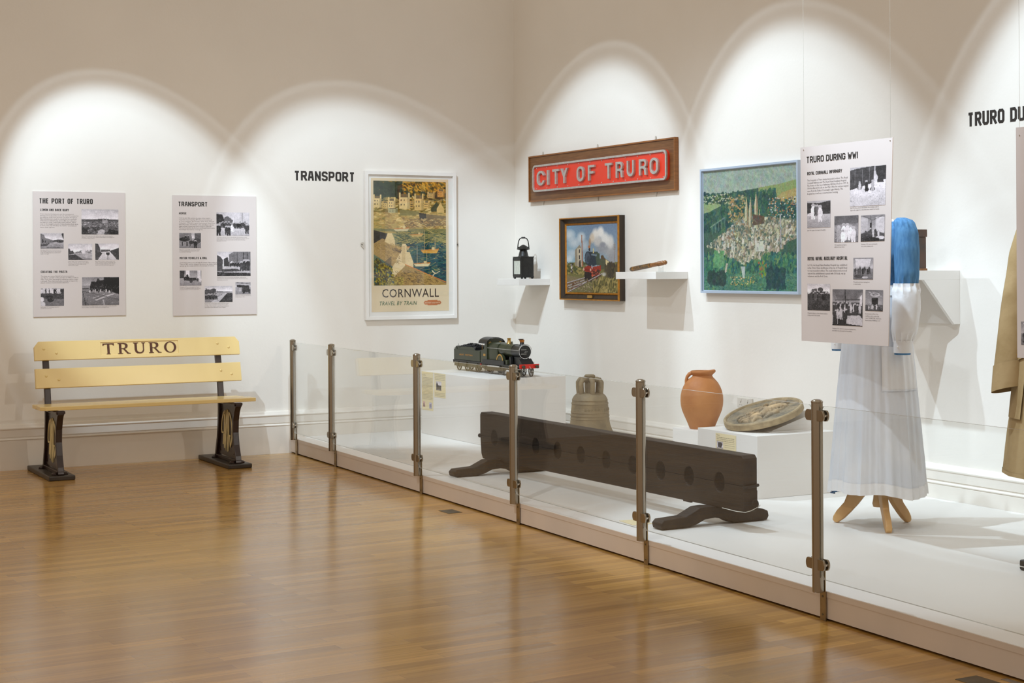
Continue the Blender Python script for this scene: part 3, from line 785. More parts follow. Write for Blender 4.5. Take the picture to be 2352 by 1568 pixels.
PH = {
 'city_view': lambda: BW(84, 58, 1, 200, .40, 95, town=[(0, .42, 1, .72, 260, 50, 190, .018), (0, .7, 1, 1, 120, 35, 130, .04)],
    polys=[(78, [(0, .44), (.25, .41), (.6, .37), (1, .42), (1, .47), (0, .48)]), (150, [(.56, .56), (.56, .40), (.575, .37), (.59, .40), (.6, .44), (.66, .43), (.67, .30), (.685, .43), (.70, .44), (.70, .56)]),
           (175, [(.42, 1), (.45, .84), (.55, .78), (.63, .84), (.6, 1)]), (45, [(.66, 1), (.72, .82), (.86, .80), (1, .86), (1, 1)]), (50, [(0, .72), (.16, .8), (.2, 1), (0, 1)])]),
 'quay_wall': lambda: BW(66, 44, 2, 205, .5, 150, polys=[(110, [(0, .02), (.16, .12), (.2, .30), (.55, .46), (.55, .58), (0, .72)]), (75, [(.55, .45), (.8, .40), (1, .44), (1, .54), (.55, .56)]), (70, [(0, .72), (.4, .63), (.3, .8), (0, .86)]), (60, [(.9, .02), (1, 0), (1, .42), (.95, .3)])],
    blobs=[(45, .1, .52, .03, .14), (50, .22, .55, .02, .1), (55, .84, .56, .14, .05)], lines=[(80, 0, .95, .95, .9, .02)]),
 'river_bridge': lambda: BW(66, 46, 3, 212, .55, 150, town=[(.45, .40, 1, .6, 90, 60, 215, .03)], polys=[(70, [(0, .3), (.06, .3), (.1, .45), (.2, .42), (.25, .6), (0, .68)]), (60, [(0, .68), (.3, .66), (.62, .95), (.8, 1), (0, 1)]), (210, [(.58, .42), (.66, .30), (.73, .42), (.73, .6), (.58, .6)]), (110, [(.3, .5), (.55, .46), (.55, .56), (.3, .58)]), (170, [(.5, .62), (1, .62), (1, .9), (.7, .86)])]),
 'moored_boat': lambda: BW(66, 46, 4, 218, .42, 205, polys=[(70, [(0, 0), (.12, .02), (.2, .25), (.22, .5), (.3, .6), (.1, 1), (0, 1)]), (60, [(.6, .46), (1, .26), (1, 1), (.9, .95)]), (90, [(.22, .36), (.62, .36), (.62, .48), (.22, .52)]), (50, [(.46, .55), (.6, .55), (.6, .68), (.53, .74), (.46, .66)])], lines=[(70, .53, .12, .53, .6, .012), (110, .53, .7, .53, .98, .02)]),
 'crowded_quay': lambda: BW(66, 50, 5, 160, .26, 105, people=crowd(0, 1, .28, 14, .3, 60, 200), polys=[(70, [(0, .28), (1, .28), (1, .6), (0, .6)]), (110, [(0, .6), (1, .66), (1, 1), (0, 1)])], blobs=[(50, .36, .5, .16, .1), (45, .42, .66, .14, .12), (225, .05, .62, .09, .13), (205, .06, .9, .14, .16)], lines=[(40, .3, .4, .5, .72, .03)]),
 'works_site': lambda: BW(84, 64, 6, 150, .3, 122, polys=[(45, [(.22, .3), (.25, .15), (.38, .17), (.42, .04), (.5, .12), (.58, .1), (.58, .5), (.22, .5)]), (30, [(.58, 0), (1, .02), (1, .62), (.8, .52), (.58, .5)]), (185, [(.34, .80), (.62, .66), (.88, .57), (.9, .60), (.6, .72), (.38, .83)]), (160, [(.55, .8), (.58, .8), (.62, 1), (.58, 1)])],
    people=crowd(.2, .85, .54, 9, .1, 60, 200), lines=[(60, 0, .48, 1, .80, .012), (55, 0, .4, .3, .42, .02), (70, .02, .5, .1, 1, .02), (180, .3, .74, .6, .6, .012)]),
 'horse_buses': lambda: BW(80, 58, 7, 205, .55, 190, polys=[(50, [(0, .06), (.18, .1), (.24, .3), (.24, .56), (0, .6)]), (95, [(.24, .22), (.34, .16), (.5, .34), (.48, .5), (.24, .5)]), (190, [(.53, 0), (.98, 0), (.98, .55), (.53, .5)]), (70, [(.68, .52), (.72, .36), (.76, .52)]), (70, [(.82, .5), (.86, .34), (.9, .5)])],
    people=crowd(.1, 1, .66, 20, .24, 35, 70) + [(.06, .98, .5, 40), (.31, .92, .36, 45), (.37, .97, .4, 50), (.92, .88, .4, 60), (.47, .8, .3, 225)], lines=[(120, .6, .02, .6, .45, .01), (120, .78, .02, .78, .4, .01), (130, .9, .02, .9, .4, .01)]),
 'horse_carriage': lambda: BW(64, 48, 8, 195, .35, 135, polys=[(120, [(0, 0), (.55, 0), (.58, .3), (.6, .5), (0, .5)]), (90, [(.7, .02), (1, 0), (1, .6), (.72, .5)])], blobs=[(40, .25, .42, .24, .14), (50, .55, .62, .12, .12), (35, .72, .6, .08, .2), (60, .85, .52, .12, .16)], people=[(.74, .96, .5, 35), (.3, .4, .25, 40), (.42, .4, .25, 60)], lines=[(50, .15, .6, .15, .8, .05), (50, .36, .6, .36, .82, .06), (55, .5, .7, .5, .86, .02)]),
 'motor_car': lambda: BW(64, 46, 9, 150, .5, 150, polys=[(60, [(0, 0), (.22, 0), (.2, .5), (0, .5)]), (225, [(.28, 0), (.45, 0), (.45, .4), (.28, .4)]), (215, [(.82, 0), (.95, 0), (.95, .55), (.82, .5)]), (45, [(.18, .46), (.3, .38), (.4, .4), (.45, .48), (.75, .48), (.78, .64), (.5, .7), (.2, .64)])], blobs=[(60, .52, .7, .07, .13), (60, .82, .62, .05, .1), (40, .35, .34, .05, .08), (210, .93, .62, .07, .14)]),
 'bus_in_street': lambda: BW(84, 60, 10, 212, .6, 170, polys=[(75, [(0, .14), (.1, .2), (.18, .34), (.16, .8), (0, .8)]), (60, [(.2, .3), (.32, .22), (.38, .6), (.2, .6)]), (110, [(.36, .12), (.5, 0), (1, 0), (1, .8), (.72, .62), (.36, .58)]), (50, [(0, .82), (.3, .85), (1, .88), (1, 1), (0, 1)]), (60, [(.16, .72), (.6, .7), (.72, .8), (.14, .82)]), (215, [(.38, .44), (.46, .38), (.45, .46), (.38, .5)])],
    people=crowd(.4, .7, .6, 8, .16, 35, 50) + crowd(.72, .96, .76, 5, .4, 35, 60), lines=[(60, .6, 0, .6, .5, .02), (60, .78, 0, .8, .6, .02), (70, .9, 0, .92, .6, .015)]),
 'station_yard': lambda: BW(76, 44, 11, 200, .35, 150, polys=[(75, [(0, .3), (.04, .2), (.05, .08), (.08, .2), (.2, .22), (.3, .15), (.4, .18), (.42, .5), (.3, .7), (0, .75)]), (120, [(.42, .3), (.9, .36), (.9, .42), (.42, .4)]), (60, [(.45, 1), (.8, .42), (1, .45), (1, 1)]), (180, [(.2, 1), (.68, .46), (.8, .44), (.5, 1)])], people=crowd(.04, .45, .8, 8, .3, 40, 60)),
 'delivery_van': lambda: BW(50, 38, 12, 170, .4, 140, polys=[(55, [(.1, .2), (.9, .28), (.9, .5), (.1, .5)]), (60, [(.45, .52), (.6, .42), (.8, .44), (.98, .62), (.95, .82), (.45, .8)]), (150, [(.05, .4), (.45, .42), (.45, .75), (.05, .72)])], blobs=[(50, .55, .8, .08, .12), (60, .9, .8, .06, .1), (190, .3, .62, .05, .14)], lines=[(60, .1, .05, .9, .12, .03)]),
 'wheelchairs': lambda: BW(72, 78, 13, 195, .52, 200, polys=[(70, [(0, .08), (.2, .04), (.68, 0), (.66, .42), (0, .58)]), (55, [(.7, .02), (1, 0), (1, .36), (.8, .34), (.72, .16)]), (60, [(.78, .28), (.92, .26), (.94, .42), (.76, .42)])], people=[(.28, .58, .22, 190), (.47, .62, .28, 45), (.64, .62, .28, 170)], blobs=[(110, .28, .53, .07, .05), (50, .48, .58, .06, .05), (70, .64, .58, .07, .05)], lines=[(110, .15, .1, .15, .45, .012), (110, .35, .08, .35, .4, .012), (110, .55, .05, .55, .38, .012)]),
 'croquet': lambda: BW(60, 72, 14, 190, .45, 165, polys=[(60, [(0, .06), (.5, .1), (1, .02), (1, .5), (0, .52)]), (205, [(.02, .46), (.2, .44), (.2, .56), (.02, .56)])], people=[(.26, .66, .56, 225), (.36, .54, .4, 80), (.44, .54, .4, 100), (.56, .76, .6, 215)]),
 'operation': lambda: BW(60, 64, 15, 120, .5, 130, polys=[(95, [(0, 0), (1, 0), (1, .3), (0, .34)])], people=[(.2, .95, .6, 160), (.4, .9, .62, 230), (.55, .88, .6, 220), (.68, .9, .55, 225), (.8, 1.0, .6, 215), (.36, 1.02, .5, 235)], lines=[(60, .02, .6, .3, .66, .02), (190, .05, .86, .3, .7, .02)]),
 'card_party': lambda: BW(60, 64, 16, 150, .62, 70, polys=[(175, [(.02, .06), (.3, .1), (.3, .6), (.02, .7)]), (190, [(.62, .1), (.98, .1), (.98, .7), (.62, .6)]), (50, [(.38, .3), (.46, .3), (.46, .6), (.38, .6)])], people=crowd(.2, .8, .82, 6, .3, 190, 70), blobs=[(215, .8, .86, .2, .07), (40, .5, .92, .3, .08)], lines=[(80, .1, .04, .5, .2, .02), (80, .5, .2, .9, .04, .02), (80, .4, .0, .45, .3, .015)]),
 'ward_hall': lambda: BW(50, 56, 17, 160, .5, 120, polys=[(200, [(.1, .05), (.9, .05), (.8, .4), (.15, .45)])], people=crowd(.1, .9, .75, 7, .34, 40, 70), blobs=[(70, .3, .85, .25, .08), (190, .6, .9, .15, .05)], lines=[(90, .5, 0, .5, .3, .015)]),
 'ambulance': lambda: BW(56, 66, 18, 215, .4, 70, polys=[(50, [(.0, .42), (.2, .3), (.9, .28), (1, .4), (1, .6), (0, .6)]), (80, [(.2, .2), (.42, .18), (.44, .45), (.2, .45)])], people=crowd(.0, 1, .6, 12, .3, 40, 70), blobs=[(120, .38, .52, .07, .1), (110, .62, .54, .06, .09), (60, .58, .22, .12, .08)], grain=18),
 'christmas_ward': lambda: BW(80, 96, 19, 125, .35, 60, polys=[(105, [(0, 0), (1, 0), (.8, .3), (.2, .32)]), (185, [(.48, .72), (.9, .7), (1, .8), (1, .98), (.48, .94)]), (150, [(.55, .3), (.62, .3), (.62, .5), (.55, .5)]), (200, [(.9, .2), (.97, .15), (.97, .45), (.9, .42)])], people=crowd(.05, .95, .62, 13, .24, 190, 60) + crowd(.1, .5, .8, 6, .26, 60, 180, 9), lines=[(45, .42, 0, .44, .4, .03), (60, .1, .3, .9, .28, .02), (200, .02, .72, .02, .95, .02), (200, .18, .72, .18, .95, .02)]),
 'decorated_fireplace': lambda: BW(46, 56, 20, 135, .7, 80, polys=[(45, [(.38, .38), (.72, .38), (.72, .8), (.38, .8)])], people=crowd(.2, .85, .92, 6, .22, 60, 200), blobs=[(180, .55, .22, .28, .1), (120, .55, .2, .16, .05)], lines=[(190, .2, .1, .9, .3, .02), (80, .3, .05, .5, .3, .02)]),
}


def homog(q):
    """photo-crop quadrilateral (tl, tr, br, bl) -> (u right, v down) unit square"""
    A = []; B = []
    for (x, y), (u, v) in zip(q, ((0, 0), (1, 0), (1, 1), (0, 1))):
        A += [[x, y, 1, 0, 0, 0, -u * x, -u * y], [0, 0, 0, x, y, 1, -v * x, -v * y]]; B += [u, v]
    h = np.linalg.solve(np.array(A, float), np.array(B, float))
    def f(x, y):
        d = h[6] * x + h[7] * y + 1
        return (h[0] * x + h[1] * y + h[2]) / d, (h[3] * x + h[4] * y + h[5]) / d
    return f


def info_panel(t, Wd, H, quad, heads, paras, photos, th=.005, warp=None, tsize=1.0):
    """t: Empty at the panel's lower left back corner; front faces -y"""
    U = homog(quad)
    def XZ(x, y): u, v = U(x, y); return u * Wd, (1 - v) * H
    wf = (lambda mb: mb.xf(lambda p: (p[0], p[1] + warp(p[0], p[2]), p[2]))) if warp else (lambda mb: mb)
    nx, nz = (8, 10) if warp else (1, 1); b = MB()
    v = [(i / nx * Wd, yy, k / nz * H) for yy in (-th, 0) for k in range(nz + 1) for i in range(nx + 1)]
    N = (nx + 1) * (nz + 1); f = []
    for k in range(nz):
        for i in range(nx):
            a = k * (nx + 1) + i; f += [(a, a + 1, a + nx + 2, a + nx + 1), (N + a + nx + 1, N + a + nx + 2, N + a + 1, N + a)]
    bd = [i for i in range(nx + 1)] + [(k + 1) * (nx + 1) + nx for k in range(nz)] + [nz * (nx + 1) + i for i in range(nx - 1, -1, -1)] + [k * (nx + 1) for k in range(nz - 1, 0, -1)]
    f += [(bd[j], N + bd[j], N + bd[(j + 1) % len(bd)], bd[(j + 1) % len(bd)]) for j in range(len(bd))]
    b.add(v, f); wf(b).build('board', M_panel, t)
    for s, x, y, x1, yb in heads:      # heading text spans x..x1, y..yb in crop units
        p0 = XZ(x, y); p1 = (XZ(x1, y)[0], XZ(x, yb)[1])
        m = shift(block_fit(s, p1[0] - p0[0], p0[1] - p1[1]), p0[0], 0, p1[1])
        wf(shift(m, 0, -th - .0006, 0)).build('heading', M_black, t)
    for lines, x, y, pitch, size in paras:
        mb = MB(); k = 0
        for ln in lines:
            p = XZ(x, y + k * pitch); q = XZ(x, y + (k + 1) * pitch); k += 1
            m = text(ln, 1.0, res=1); a_, b_ = bounds(m)
            hs = (p[1] - q[1]) * size * 1.18; m.xf(lambda c: (p[0] + c[0] * hs * tsize, -th - .0006, q[1] + (p[1] - q[1]) * .3 + c[2] * hs))
            mb.add(m.v, m.f)
        wf(mb).build('caption_text', M_btext, t)
    for key, x0, y0, x1, y1 in photos:
        p0 = XZ(x0, y0); p1 = XZ(x1, y1)
        wv = (lambda X, Z: warp(X, Z)) if warp else None
        PH[key]().mesh('printed_photograph', p1[0] - p0[0], p0[1] - p1[1], M_photo, t, p0[0], -th - .0008, p1[1], warp=wv)
    return t


p1 = thing('information_panel', 'grey panel headed THE PORT OF TRURO on the back wall above the bench', 'information panel', (2.100, YW - .002, .963))
info_panel(p1, .590, .801, [(74, 88), (1110, 115), (1124, 1493), (90, 1507)],
 [('THE PORT OF TRURO', 151, 168, 748, 229), ('LEMON AND BACK QUAY', 158, 285, 480, 313), ('CREATING THE PIAZZA', 168, 987, 466, 1013)],
 [(['Truro owes its development over the centuries as a', 'thriving port to its position at the tip of the Fal estuary, but', 'the silting up of the river has been a problem throughout.', 'Many attempts were made to remedy this but eventually', 'Truro lost its custom house and in 1882 was reduced to', 'the rank of a creek. Some boats could, however, still be', 'seen on the navigable stretch of water between Back Quay', 'in front of the City Hall (later the Hall for Cornwall) and', 'Lemon Quay opposite.'], 158, 338, 18.8, .80),
  (['This large open space, flanked by business premises,', 'was filled in, partially in 1926 and later in 1938, in order to', 'make Truro more appealing for pedestrians and to create', 'a car park. There have been plans recently to reopen the', 'area to create a tourist riverside attraction.'], 168, 1040, 18.8, .80),
  (['About 1910 a view across the city from the south west showing the', 'cathedral. Town Quay, Lemon Quay and Back Quay. In the background', 'are the two railway viaducts.'], 625, 592, 14.5, .74),
  (['Back Quay 1880 Worth. A view from Lemon', 'Street Bridge looking down the River Kenwyn', 'at high tide, sailing barges moored by Lemon', 'Quay on the right.'], 165, 748, 14.5, .72),
  (['Lemon Quay, 1900s looking across the River', 'Kenwyn at high tide with Lemon Street Bridge', 'in the background, horse drawn vehicles', 'stand on Lemon Quay.'], 476, 878, 14.5, .72),
  (['Back Quay and Lemon Quay, probably early', '1900s, a view from Lemon Street Bridge with', 'the River Kenwyn at high tide, Truro School', 'can be seen on the hill in the background.'], 780, 878, 14.5, .72),
  (['Back Quay, 1921 recovering a ring which', 'had fallen from the quay.'], 170, 1392, 14.5, .72),
  (['Lemon Quay, 1926 looking towards Lemon Street Bridge and the old city hall,', 'later the Hall for Cornwall. Workmen are covering the river.'], 632, 1384, 14.5, .72)],
 [('city_view', 622, 296, 1038, 585), ('quay_wall', 163, 563, 424, 740), ('river_bridge', 475, 684, 744, 869), ('moored_boat', 778, 684, 1043, 870), ('crowded_quay', 169, 1186, 431, 1382), ('works_site', 632, 1064, 1048, 1377)])

p2 = thing('information_panel', 'grey information panel headed TRANSPORT on the back wall between bench shadow and framed poster', 'information panel', (3.005, YW - .002, .953))
p2['label'] = 'grey panel headed TRANSPORT on the back wall, nearer the framed poster'
info_panel(p2, .580, .801, [(77, 88), (1047, 113), (1056, 1475), (86, 1484)],
 [('TRANSPORT', 148, 164, 479, 219), ('HORSE', 153, 287, 239, 312), ('MOTOR VEHICLES & RAIL', 161, 803, 478, 830)],
 [(['Until the late 18th century the state of the roads in', 'Cornwall caused travelling difficulties and contributed', "to Truro's isolation. The formation of the Truro Turnpike", 'Company in 1754 led to a great improvement. Horse buses', 'linked the towns of Cornwall on the subsidiary roads and', 'stage and mail coaches ran from London to Falmouth.', 'The local hotels like the Red Lion and Royal Hotel became', 'increasingly important as coaching inns.'], 153, 346, 19, .80),
  (['Coach travel came to an end with the arrival of the railway in', 'Truro in 1859 and the advent of the motor car, both of which', 'opened up the county and led to the increase of tourism.'], 161, 862, 19, .80),
  (['Horse buses drawn up in front of the cathedral. The horse buses include', 'the St Columb Queensland and Truro service, Bullivants to Redruth, opposite', 'the Assembly Rooms, late in the background with Nichols Furnishing', 'Warehouse 1901-1902.'], 590, 574, 14.5, .72),
  (['High Cross, around 1908, a two horse excursion', 'car with passengers by the cathedral, the west', 'front still under scaffolding.'], 158, 712, 14.5, .72),
  (['A double decker open top bus (number plate AF414) outside the Red', 'Lion Hotel in Boscawen Street during the rail strike, the bus was en route', 'from Penzance to London.'], 595, 1040, 14.5, .72),
  (['The Bishop of Truro at the wheel of a Rover', '10 motor car (registration number plate AF4160)', 'presented to him by the diocese, about 1910.'], 163, 1148, 14.5, .72),
  (['Exterior view of Truro Railway Station with horse-drawn', 'carriages outside, including two carriages from the Red', 'Lion Hotel, 1900s. Posters outside the station include one', 'advertising the Royal Mail Steam Packet Company.'], 452, 1342, 14.5, .72),
  (['Delivery van of WH Goodsell & Sons,', '29 River Street, 1920s.'], 808, 1252, 14.5, .72)],
 [('horse_buses', 587, 292, 970, 567), ('horse_carriage', 156, 527, 408, 704), ('bus_in_street', 594, 748, 984, 1030), ('motor_car', 162, 962, 414, 1136), ('station_yard', 452, 1145, 775, 1330), ('delivery_van', 808, 1104, 985, 1243)])

# hanging panel in front of the uniform, slightly twisted on its lines
p3 = thing('hanging_panel', 'pale hanging information panel headed TRURO DURING WWI in front of the nurse uniform', 'information panel', (4.38, 5.4665, .930), -pi / 2)
W3, H3 = .585, .840
info_panel(p3, W3, H3, [(32, 125), (683, 45), (645, 1518), (38, 1485)],
 [('TRURO DURING WWI', 77, 192, 436, 243), ('ROYAL CORNWALL INFIRMARY', 80, 306, 325, 332), ('ROYAL NAVAL AUXILIARY HOSPITAL', 82, 915, 361, 941)],
 [(['Two hospitals in Truro treated wounded soldiers: The Royal', 'Cornwall Infirmary and The Royal Naval Auxiliary Hospital.', 'The former at the top of Infirmary Hill dated back to 1799. In', '1914 it offered 50 beds to the War Office for serious surgical', "cases from the Duke of Cornwall's Light Infantry. The", 'hospital has now been converted into housing.'], 80, 362, 19.5, .80),
  (['In 1916, the Royal Naval Auxiliary Hospital was established', 'in the Truro Union workhouse at the top of Tregolls Road', 'to treat wounded soldiers. The usual inmates were moved', 'out and the establishment opened with 150 beds, run by', 'volunteers and the Red Cross.'], 82, 966, 19, .80),
  (['July 1916: three men in wheelchairs, one in military uniform,', 'apparently engaged in a wheelchair race outside the hospital.'], 383, 563, 15, .72),
  (['July 1916: a game of croquet in the garden.'], 81, 724, 14, .72), (['1915: operation in progress', 'with Red Cross nurses.'], 270, 826, 14, .72),
  (['Christmas 1915: nurses and patients', '(one a sailor) playing cards.'], 457, 820, 14, .72), (['Wounded servicemen learning how', 'to make baskets.'], 403, 1082, 14, .72),
  (['Wounded soldiers in a horse-drawn ambulance', 'in the grounds of the hospital.'], 81, 1294, 13.5, .72),
  (['Christmas 1916: Red Cross nurses and patients in a', 'ward which won first prize for decorations.'], 254, 1395, 14, .72),
  (['A serviceman in front of an', 'installation with a notice that', "reads: 'THE BETTER 'OLE. If you", "know a better WARD go to it'."], 485, 1296, 14.5, .72)],
 [('wheelchairs', 383, 276, 629, 544), ('croquet', 80, 522, 242, 706), ('operation', 271, 628, 437, 809), ('card_party', 458, 622, 622, 802), ('ward_hall', 404, 922, 540, 1070), ('ambulance', 81, 1102, 238, 1284), ('christmas_ward', 257, 1138, 465, 1388), ('decorated_fireplace', 488, 1142, 608, 1286)],
 th=.004, warp=lambda x, z: -.030 * (x / W3) * (1 - z / H3))
for x in (.022, W3 - .014):
    MB().cyl((x, -.002, H3 - .012), (x, -.002, 3.4), .0006, 6).build('hanging_line', M_wire, p3)
    MB().cyl((x, -.0052, H3 - .012), (x, -.0040, H3 - .012), .003, 12).build('eyelet', M_chrome, p3)

# the second hanging panel, cut by the right edge of the view
p4 = thing('hanging_panel', 'pale hanging panel cut off by the right edge, before the khaki coat', 'information panel', (4.38, 4.2245, .914), -pi / 2)
W4, H4 = .594, .842
MB().box(0, W4, -.004, 0, 0, H4).build('board', M_panel, p4)
PH['ward_hall']().mesh('printed_photograph', .13, .085, M_photo, p4, .020, -.0048, .048)
MB().cyl((.018, -.0052, H4 - .03), (.018, -.0040, H4 - .03), .003, 12).build('eyelet', M_chrome, p4)
for x in (.016, W4 - .016): MB().cyl((x, -.002, H4 - .012), (x, -.002, 3.4), .0006, 6).build('hanging_line', M_wire, p4)

# ------------------------------------------------------------------ vinyl wall headings
w = block_fit('TRANSPORT', .440, .0695, 1.5).build('wall_heading', M_black, loc=(3.868, YW - .0012, 1.867))
tag(w, 'large black heading TRANSPORT on the back wall, left of the framed poster', 'wall lettering')
w = block_fit('TRURO DURING WWI', .695, .0715, 1.5)
w = w.build('wall_heading', M_black, loc=(XW - .0012, 5.702, 1.9225)); w.rotation_euler = (0, 0, -pi / 2)
tag(w, 'large black heading beginning TRURO on the right-hand wall, cut by the view edge', 'wall lettering')

# ------------------------------------------------------------------ framed railway poster on the back wall
ps = thing('framed_poster', 'tall railway travel poster lettered CORNWALL in a white frame on the back wall', 'poster', (4.381, YW - .002, .896))
FW, FH, FD = .714, 1.052, .030


def mitre_frame(parent, name, w, h, bw, y0, y1, m, prof=None, bevel=0, x=0, z=0, label=None):
    """four mitred members around w x h; prof [(offset inwards, y)] makes a moulded section"""
    prof = prof or [(0, y1), (0, y0), (bw, y0), (bw, y1)]
    mb = MB()
    C = [(0, 0), (w, 0), (w, h), (0, h)]; D = [(1, 1), (-1, 1), (-1, -1), (1, -1)]
    n = len(prof); rings = [[(x + c[0] + d[0] * o, y, z + c[1] + d[1] * o) for o, y in prof] for c, d in zip(C, D)]
    v = [p for r in rings for p in r]; f = []
    for i in range(4):
        for j in range(n):
            a, b = i * n + j, i * n + (j + 1) % n; e, g = ((i + 1) % 4) * n + j, ((i + 1) % 4) * n + (j + 1) % n
            f.append((a, b, g, e))
    mb.add(v, f)
    return mb.build(name, m, parent, bevel=bevel, label=label)


mitre_frame(ps, 'frame', FW, FH, .026, -FD, 0, M_frame_w, [(0, 0), (0, -FD), (.024, -FD), (.026, -FD + .012), (.026, 0)], .001)
MB().box(.024, FW - .024, -.012, -.006, .024, FH - .024).build('mount', M_mount, ps)
px0, pz0, PW, PHH = .050, .056, .606, .948
MB().box(px0, px0 + PW, -.0135, -.0122, pz0, pz0 + PHH).build('poster_sheet', M_paper, ps)
Art.k = .72
A = Art(200, 308, (150, 130, 74), 31)
A.grad(0, .30, (96, 92, 44), (128, 112, 52)); A.grad(.30, .52, (188, 168, 112), (176, 158, 98)); A.grad(.50, 1.01, (150, 148, 104), (24, 74, 104))
A.dabs(756, 0, 0, 1, .2, [(44, 56, 34), (66, 72, 36), (126, 108, 42), (54, 66, 50), (168, 132, 44), (84, 84, 44)], .045, .022, .6)
A.dabs(216, 0, .02, .38, .18, [(48, 68, 52), (38, 54, 44)], .05, .03)
A.dabs(162, .4, 0, 1, .1, [(196, 152, 50), (214, 172, 70), (150, 116, 44)], .03, .012, .7)
A.dabs(360, 0, .16, 1, .46, [(208, 186, 130), (190, 164, 100), (160, 134, 80), (222, 206, 158), (150, 142, 92)], .05, .014)


def house(x, y, w, h, c, roof=(120, 108, 84), win=2, ch=True):
    A.poly([(x, y), (x + w, y), (x + w, y + h), (x, y + h)], c, var=4); A.poly([(x - .006, y), (x + w * .12, y - h * .28), (x + w * .88, y - h * .28), (x + w + .006, y)], roof, var=6)
    A.poly([(x + w * .76, y), (x + w, y), (x + w, y + h), (x + w * .76, y + h)], tuple(q * .84 for q in c))
    if ch: A.poly([(x - .002, y - h * .42), (x + .022, y - h * .42), (x + .022, y), (x - .002, y)], c); A.poly([(x + w - .02, y - h * .42), (x + w, y - h * .42), (x + w, y), (x + w - .02, y)], c)
    for i in range(win):
        for j in range(2): A.poly([(x + w * (.15 + i * .6 / win), y + h * (.18 + j * .38)), (x + w * (.15 + i * .6 / win) + .012, y + h * (.18 + j * .38)), (x + w * (.15 + i * .6 / win) + .012, y + h * (.34 + j * .38)), (x + w * (.15 + i * .6 / win), y + h * (.34 + j * .38))], (84, 76, 66))


for a in ((0, .17, .11, .085, (224, 208, 168)), (.12, .215, .09, .05, (206, 184, 130)), (.20, .19, .10, .08, (226, 206, 158)), (.35, .155, .145, .11, (232, 216, 176)), (.50, .21, .05, .05, (190, 160, 100)), (.56, .165, .125, .115, (220, 196, 144)),
          (.69, .205, .08, .055, (216, 188, 130)), (.88, .09, .10, .055, (208, 160, 90)), (.74, .115, .10, .045, (200, 176, 124)), (.2, .27, .13, .035, (176, 178, 150)), (.38, .30, .2, .03, (160, 156, 110))): house(*a)
A.poly([(.79, .26), (.87, .19), (.93, .26), (.93, .29), (.79, .29)], (70, 78, 60)); A.poly([(.87, .26), (.92, .20), (.97, .26), (.97, .3), (.87, .3)], (216, 192, 140))
A.poly([(.64, .31), (1, .33), (1, .42), (.72, .44), (.64, .38)], (116, 104, 88), .8, 10); A.poly([(.62, .30), (.72, .31), (.72, .42), (.64, .41)], (62, 62, 64)); A.poly([(.36, .27), (.62, .29), (.62, .32), (.36, .33)], (140, 138, 104))
A.dabs(234, .4, .36, 1, .45, [(186, 158, 112), (140, 116, 84), (206, 190, 150), (110, 96, 80)], .04, .008)
A.poly([(0, .455), (.5, .46), (1, .455), (1, .50), (0, .48)], (112, 122, 98), .75)
A.dabs(432, .3, .48, 1, .64, [(96, 106, 72), (150, 148, 96), (44, 64, 56), (180, 170, 116), (60, 90, 84)], .07, .006)
A.dabs(648, .42, .60, 1, .98, [(18, 68, 98), (30, 86, 112), (14, 54, 84), (48, 104, 112), (24, 72, 76)], .09, .009)
A.dabs(61, .5, .60, 1, .92, [(196, 176, 96), (160, 160, 112), (214, 200, 150)], .05, .003, al=.8)


def boat(x, y, w, hull=(222, 216, 196), mast=True):
    A.poly([(x, y), (x + w, y - w * .05), (x + w * .86, y + w * .11), (x + w * .14, y + w * .11)], (196, 132, 66)); A.poly([(x + .005, y + w * .03), (x + w * .97, y), (x + w * .86, y + w * .12), (x + w * .14, y + w * .12)], hull)
    A.poly([(x + w * .6, y - w * .1), (x + w * .75, y - w * .1), (x + w * .75, y), (x + w * .6, y)], (216, 204, 170))
    if mast: A.line(x + w * .22, y - w * .72, x + w * .22, y, .005, (216, 204, 180)); A.line(x + w * .78, y - w * .5, x + w * .78, y, .004, (206, 190, 160))


boat(.27, .455, .22, (204, 200, 180), False); boat(.50, .51, .18, (198, 176, 120), False); boat(.64, .66, .26, (210, 166, 84)); boat(.54, .79, .24); boat(.30, .635, .2, (188, 170, 140), False)
A.poly([(0, .47), (.2, .505), (.2, .56), (0, .60)], (58, 52, 50)); A.poly([(0, .60), (.12, .55), (.38, .64), (.28, .83), (.0, .70)], (170, 146, 100), var=12); A.poly([(.10, .80), (.24, .72), (.24, .83), (.12, .9)], (60, 50, 40), .5)
A.poly([(.15, .58), (.19, .50), (.25, .50), (.29, .57), (.29, .62), (.2, .6)], (222, 208, 176)); A.poly([(.25, .93), (.25, .83), (.38, .66), (.39, .60), (.44, .60), (.45, .68), (.49, .68), (.54, .78), (.54, .85), (.32, .9)], (226, 214, 190), var=6)
A.poly([(.38, .62), (.43, .62), (.43, .80), (.38, .78)], (206, 190, 160)); A.poly([(.25, .64), (.38, .66), (.37, .69), (.25, .66)], (76, 62, 56))
A.poly([(.36, .86), (.44, .80), (1, .985), (1, 1.01), (.36, 1.01), (.24, .94)], (166, 142, 92), var=12); A.line(.43, .80, 1, .975, .012, (206, 128, 62))
A.dabs(270, .3, .86, .9, 1, [(130, 106, 72), (188, 160, 104), (96, 82, 64)], .04, .005, .35, inside=lambda x, y: y > .80 + (x - .43) * .31)
A.dabs(288, .02, .6, .36, .8, [(128, 104, 70), (196, 168, 112)], .03, .004, .5, .7, inside=lambda x, y: y < .62 + x * .6 and y > .56)
A.dabs(396, 0, .74, .26, 1, [(146, 138, 38), (110, 100, 34), (70, 62, 34), (176, 164, 60), (60, 50, 36)], .03, .012, 1.0, inside=lambda x, y: y > .72 + x * .5)
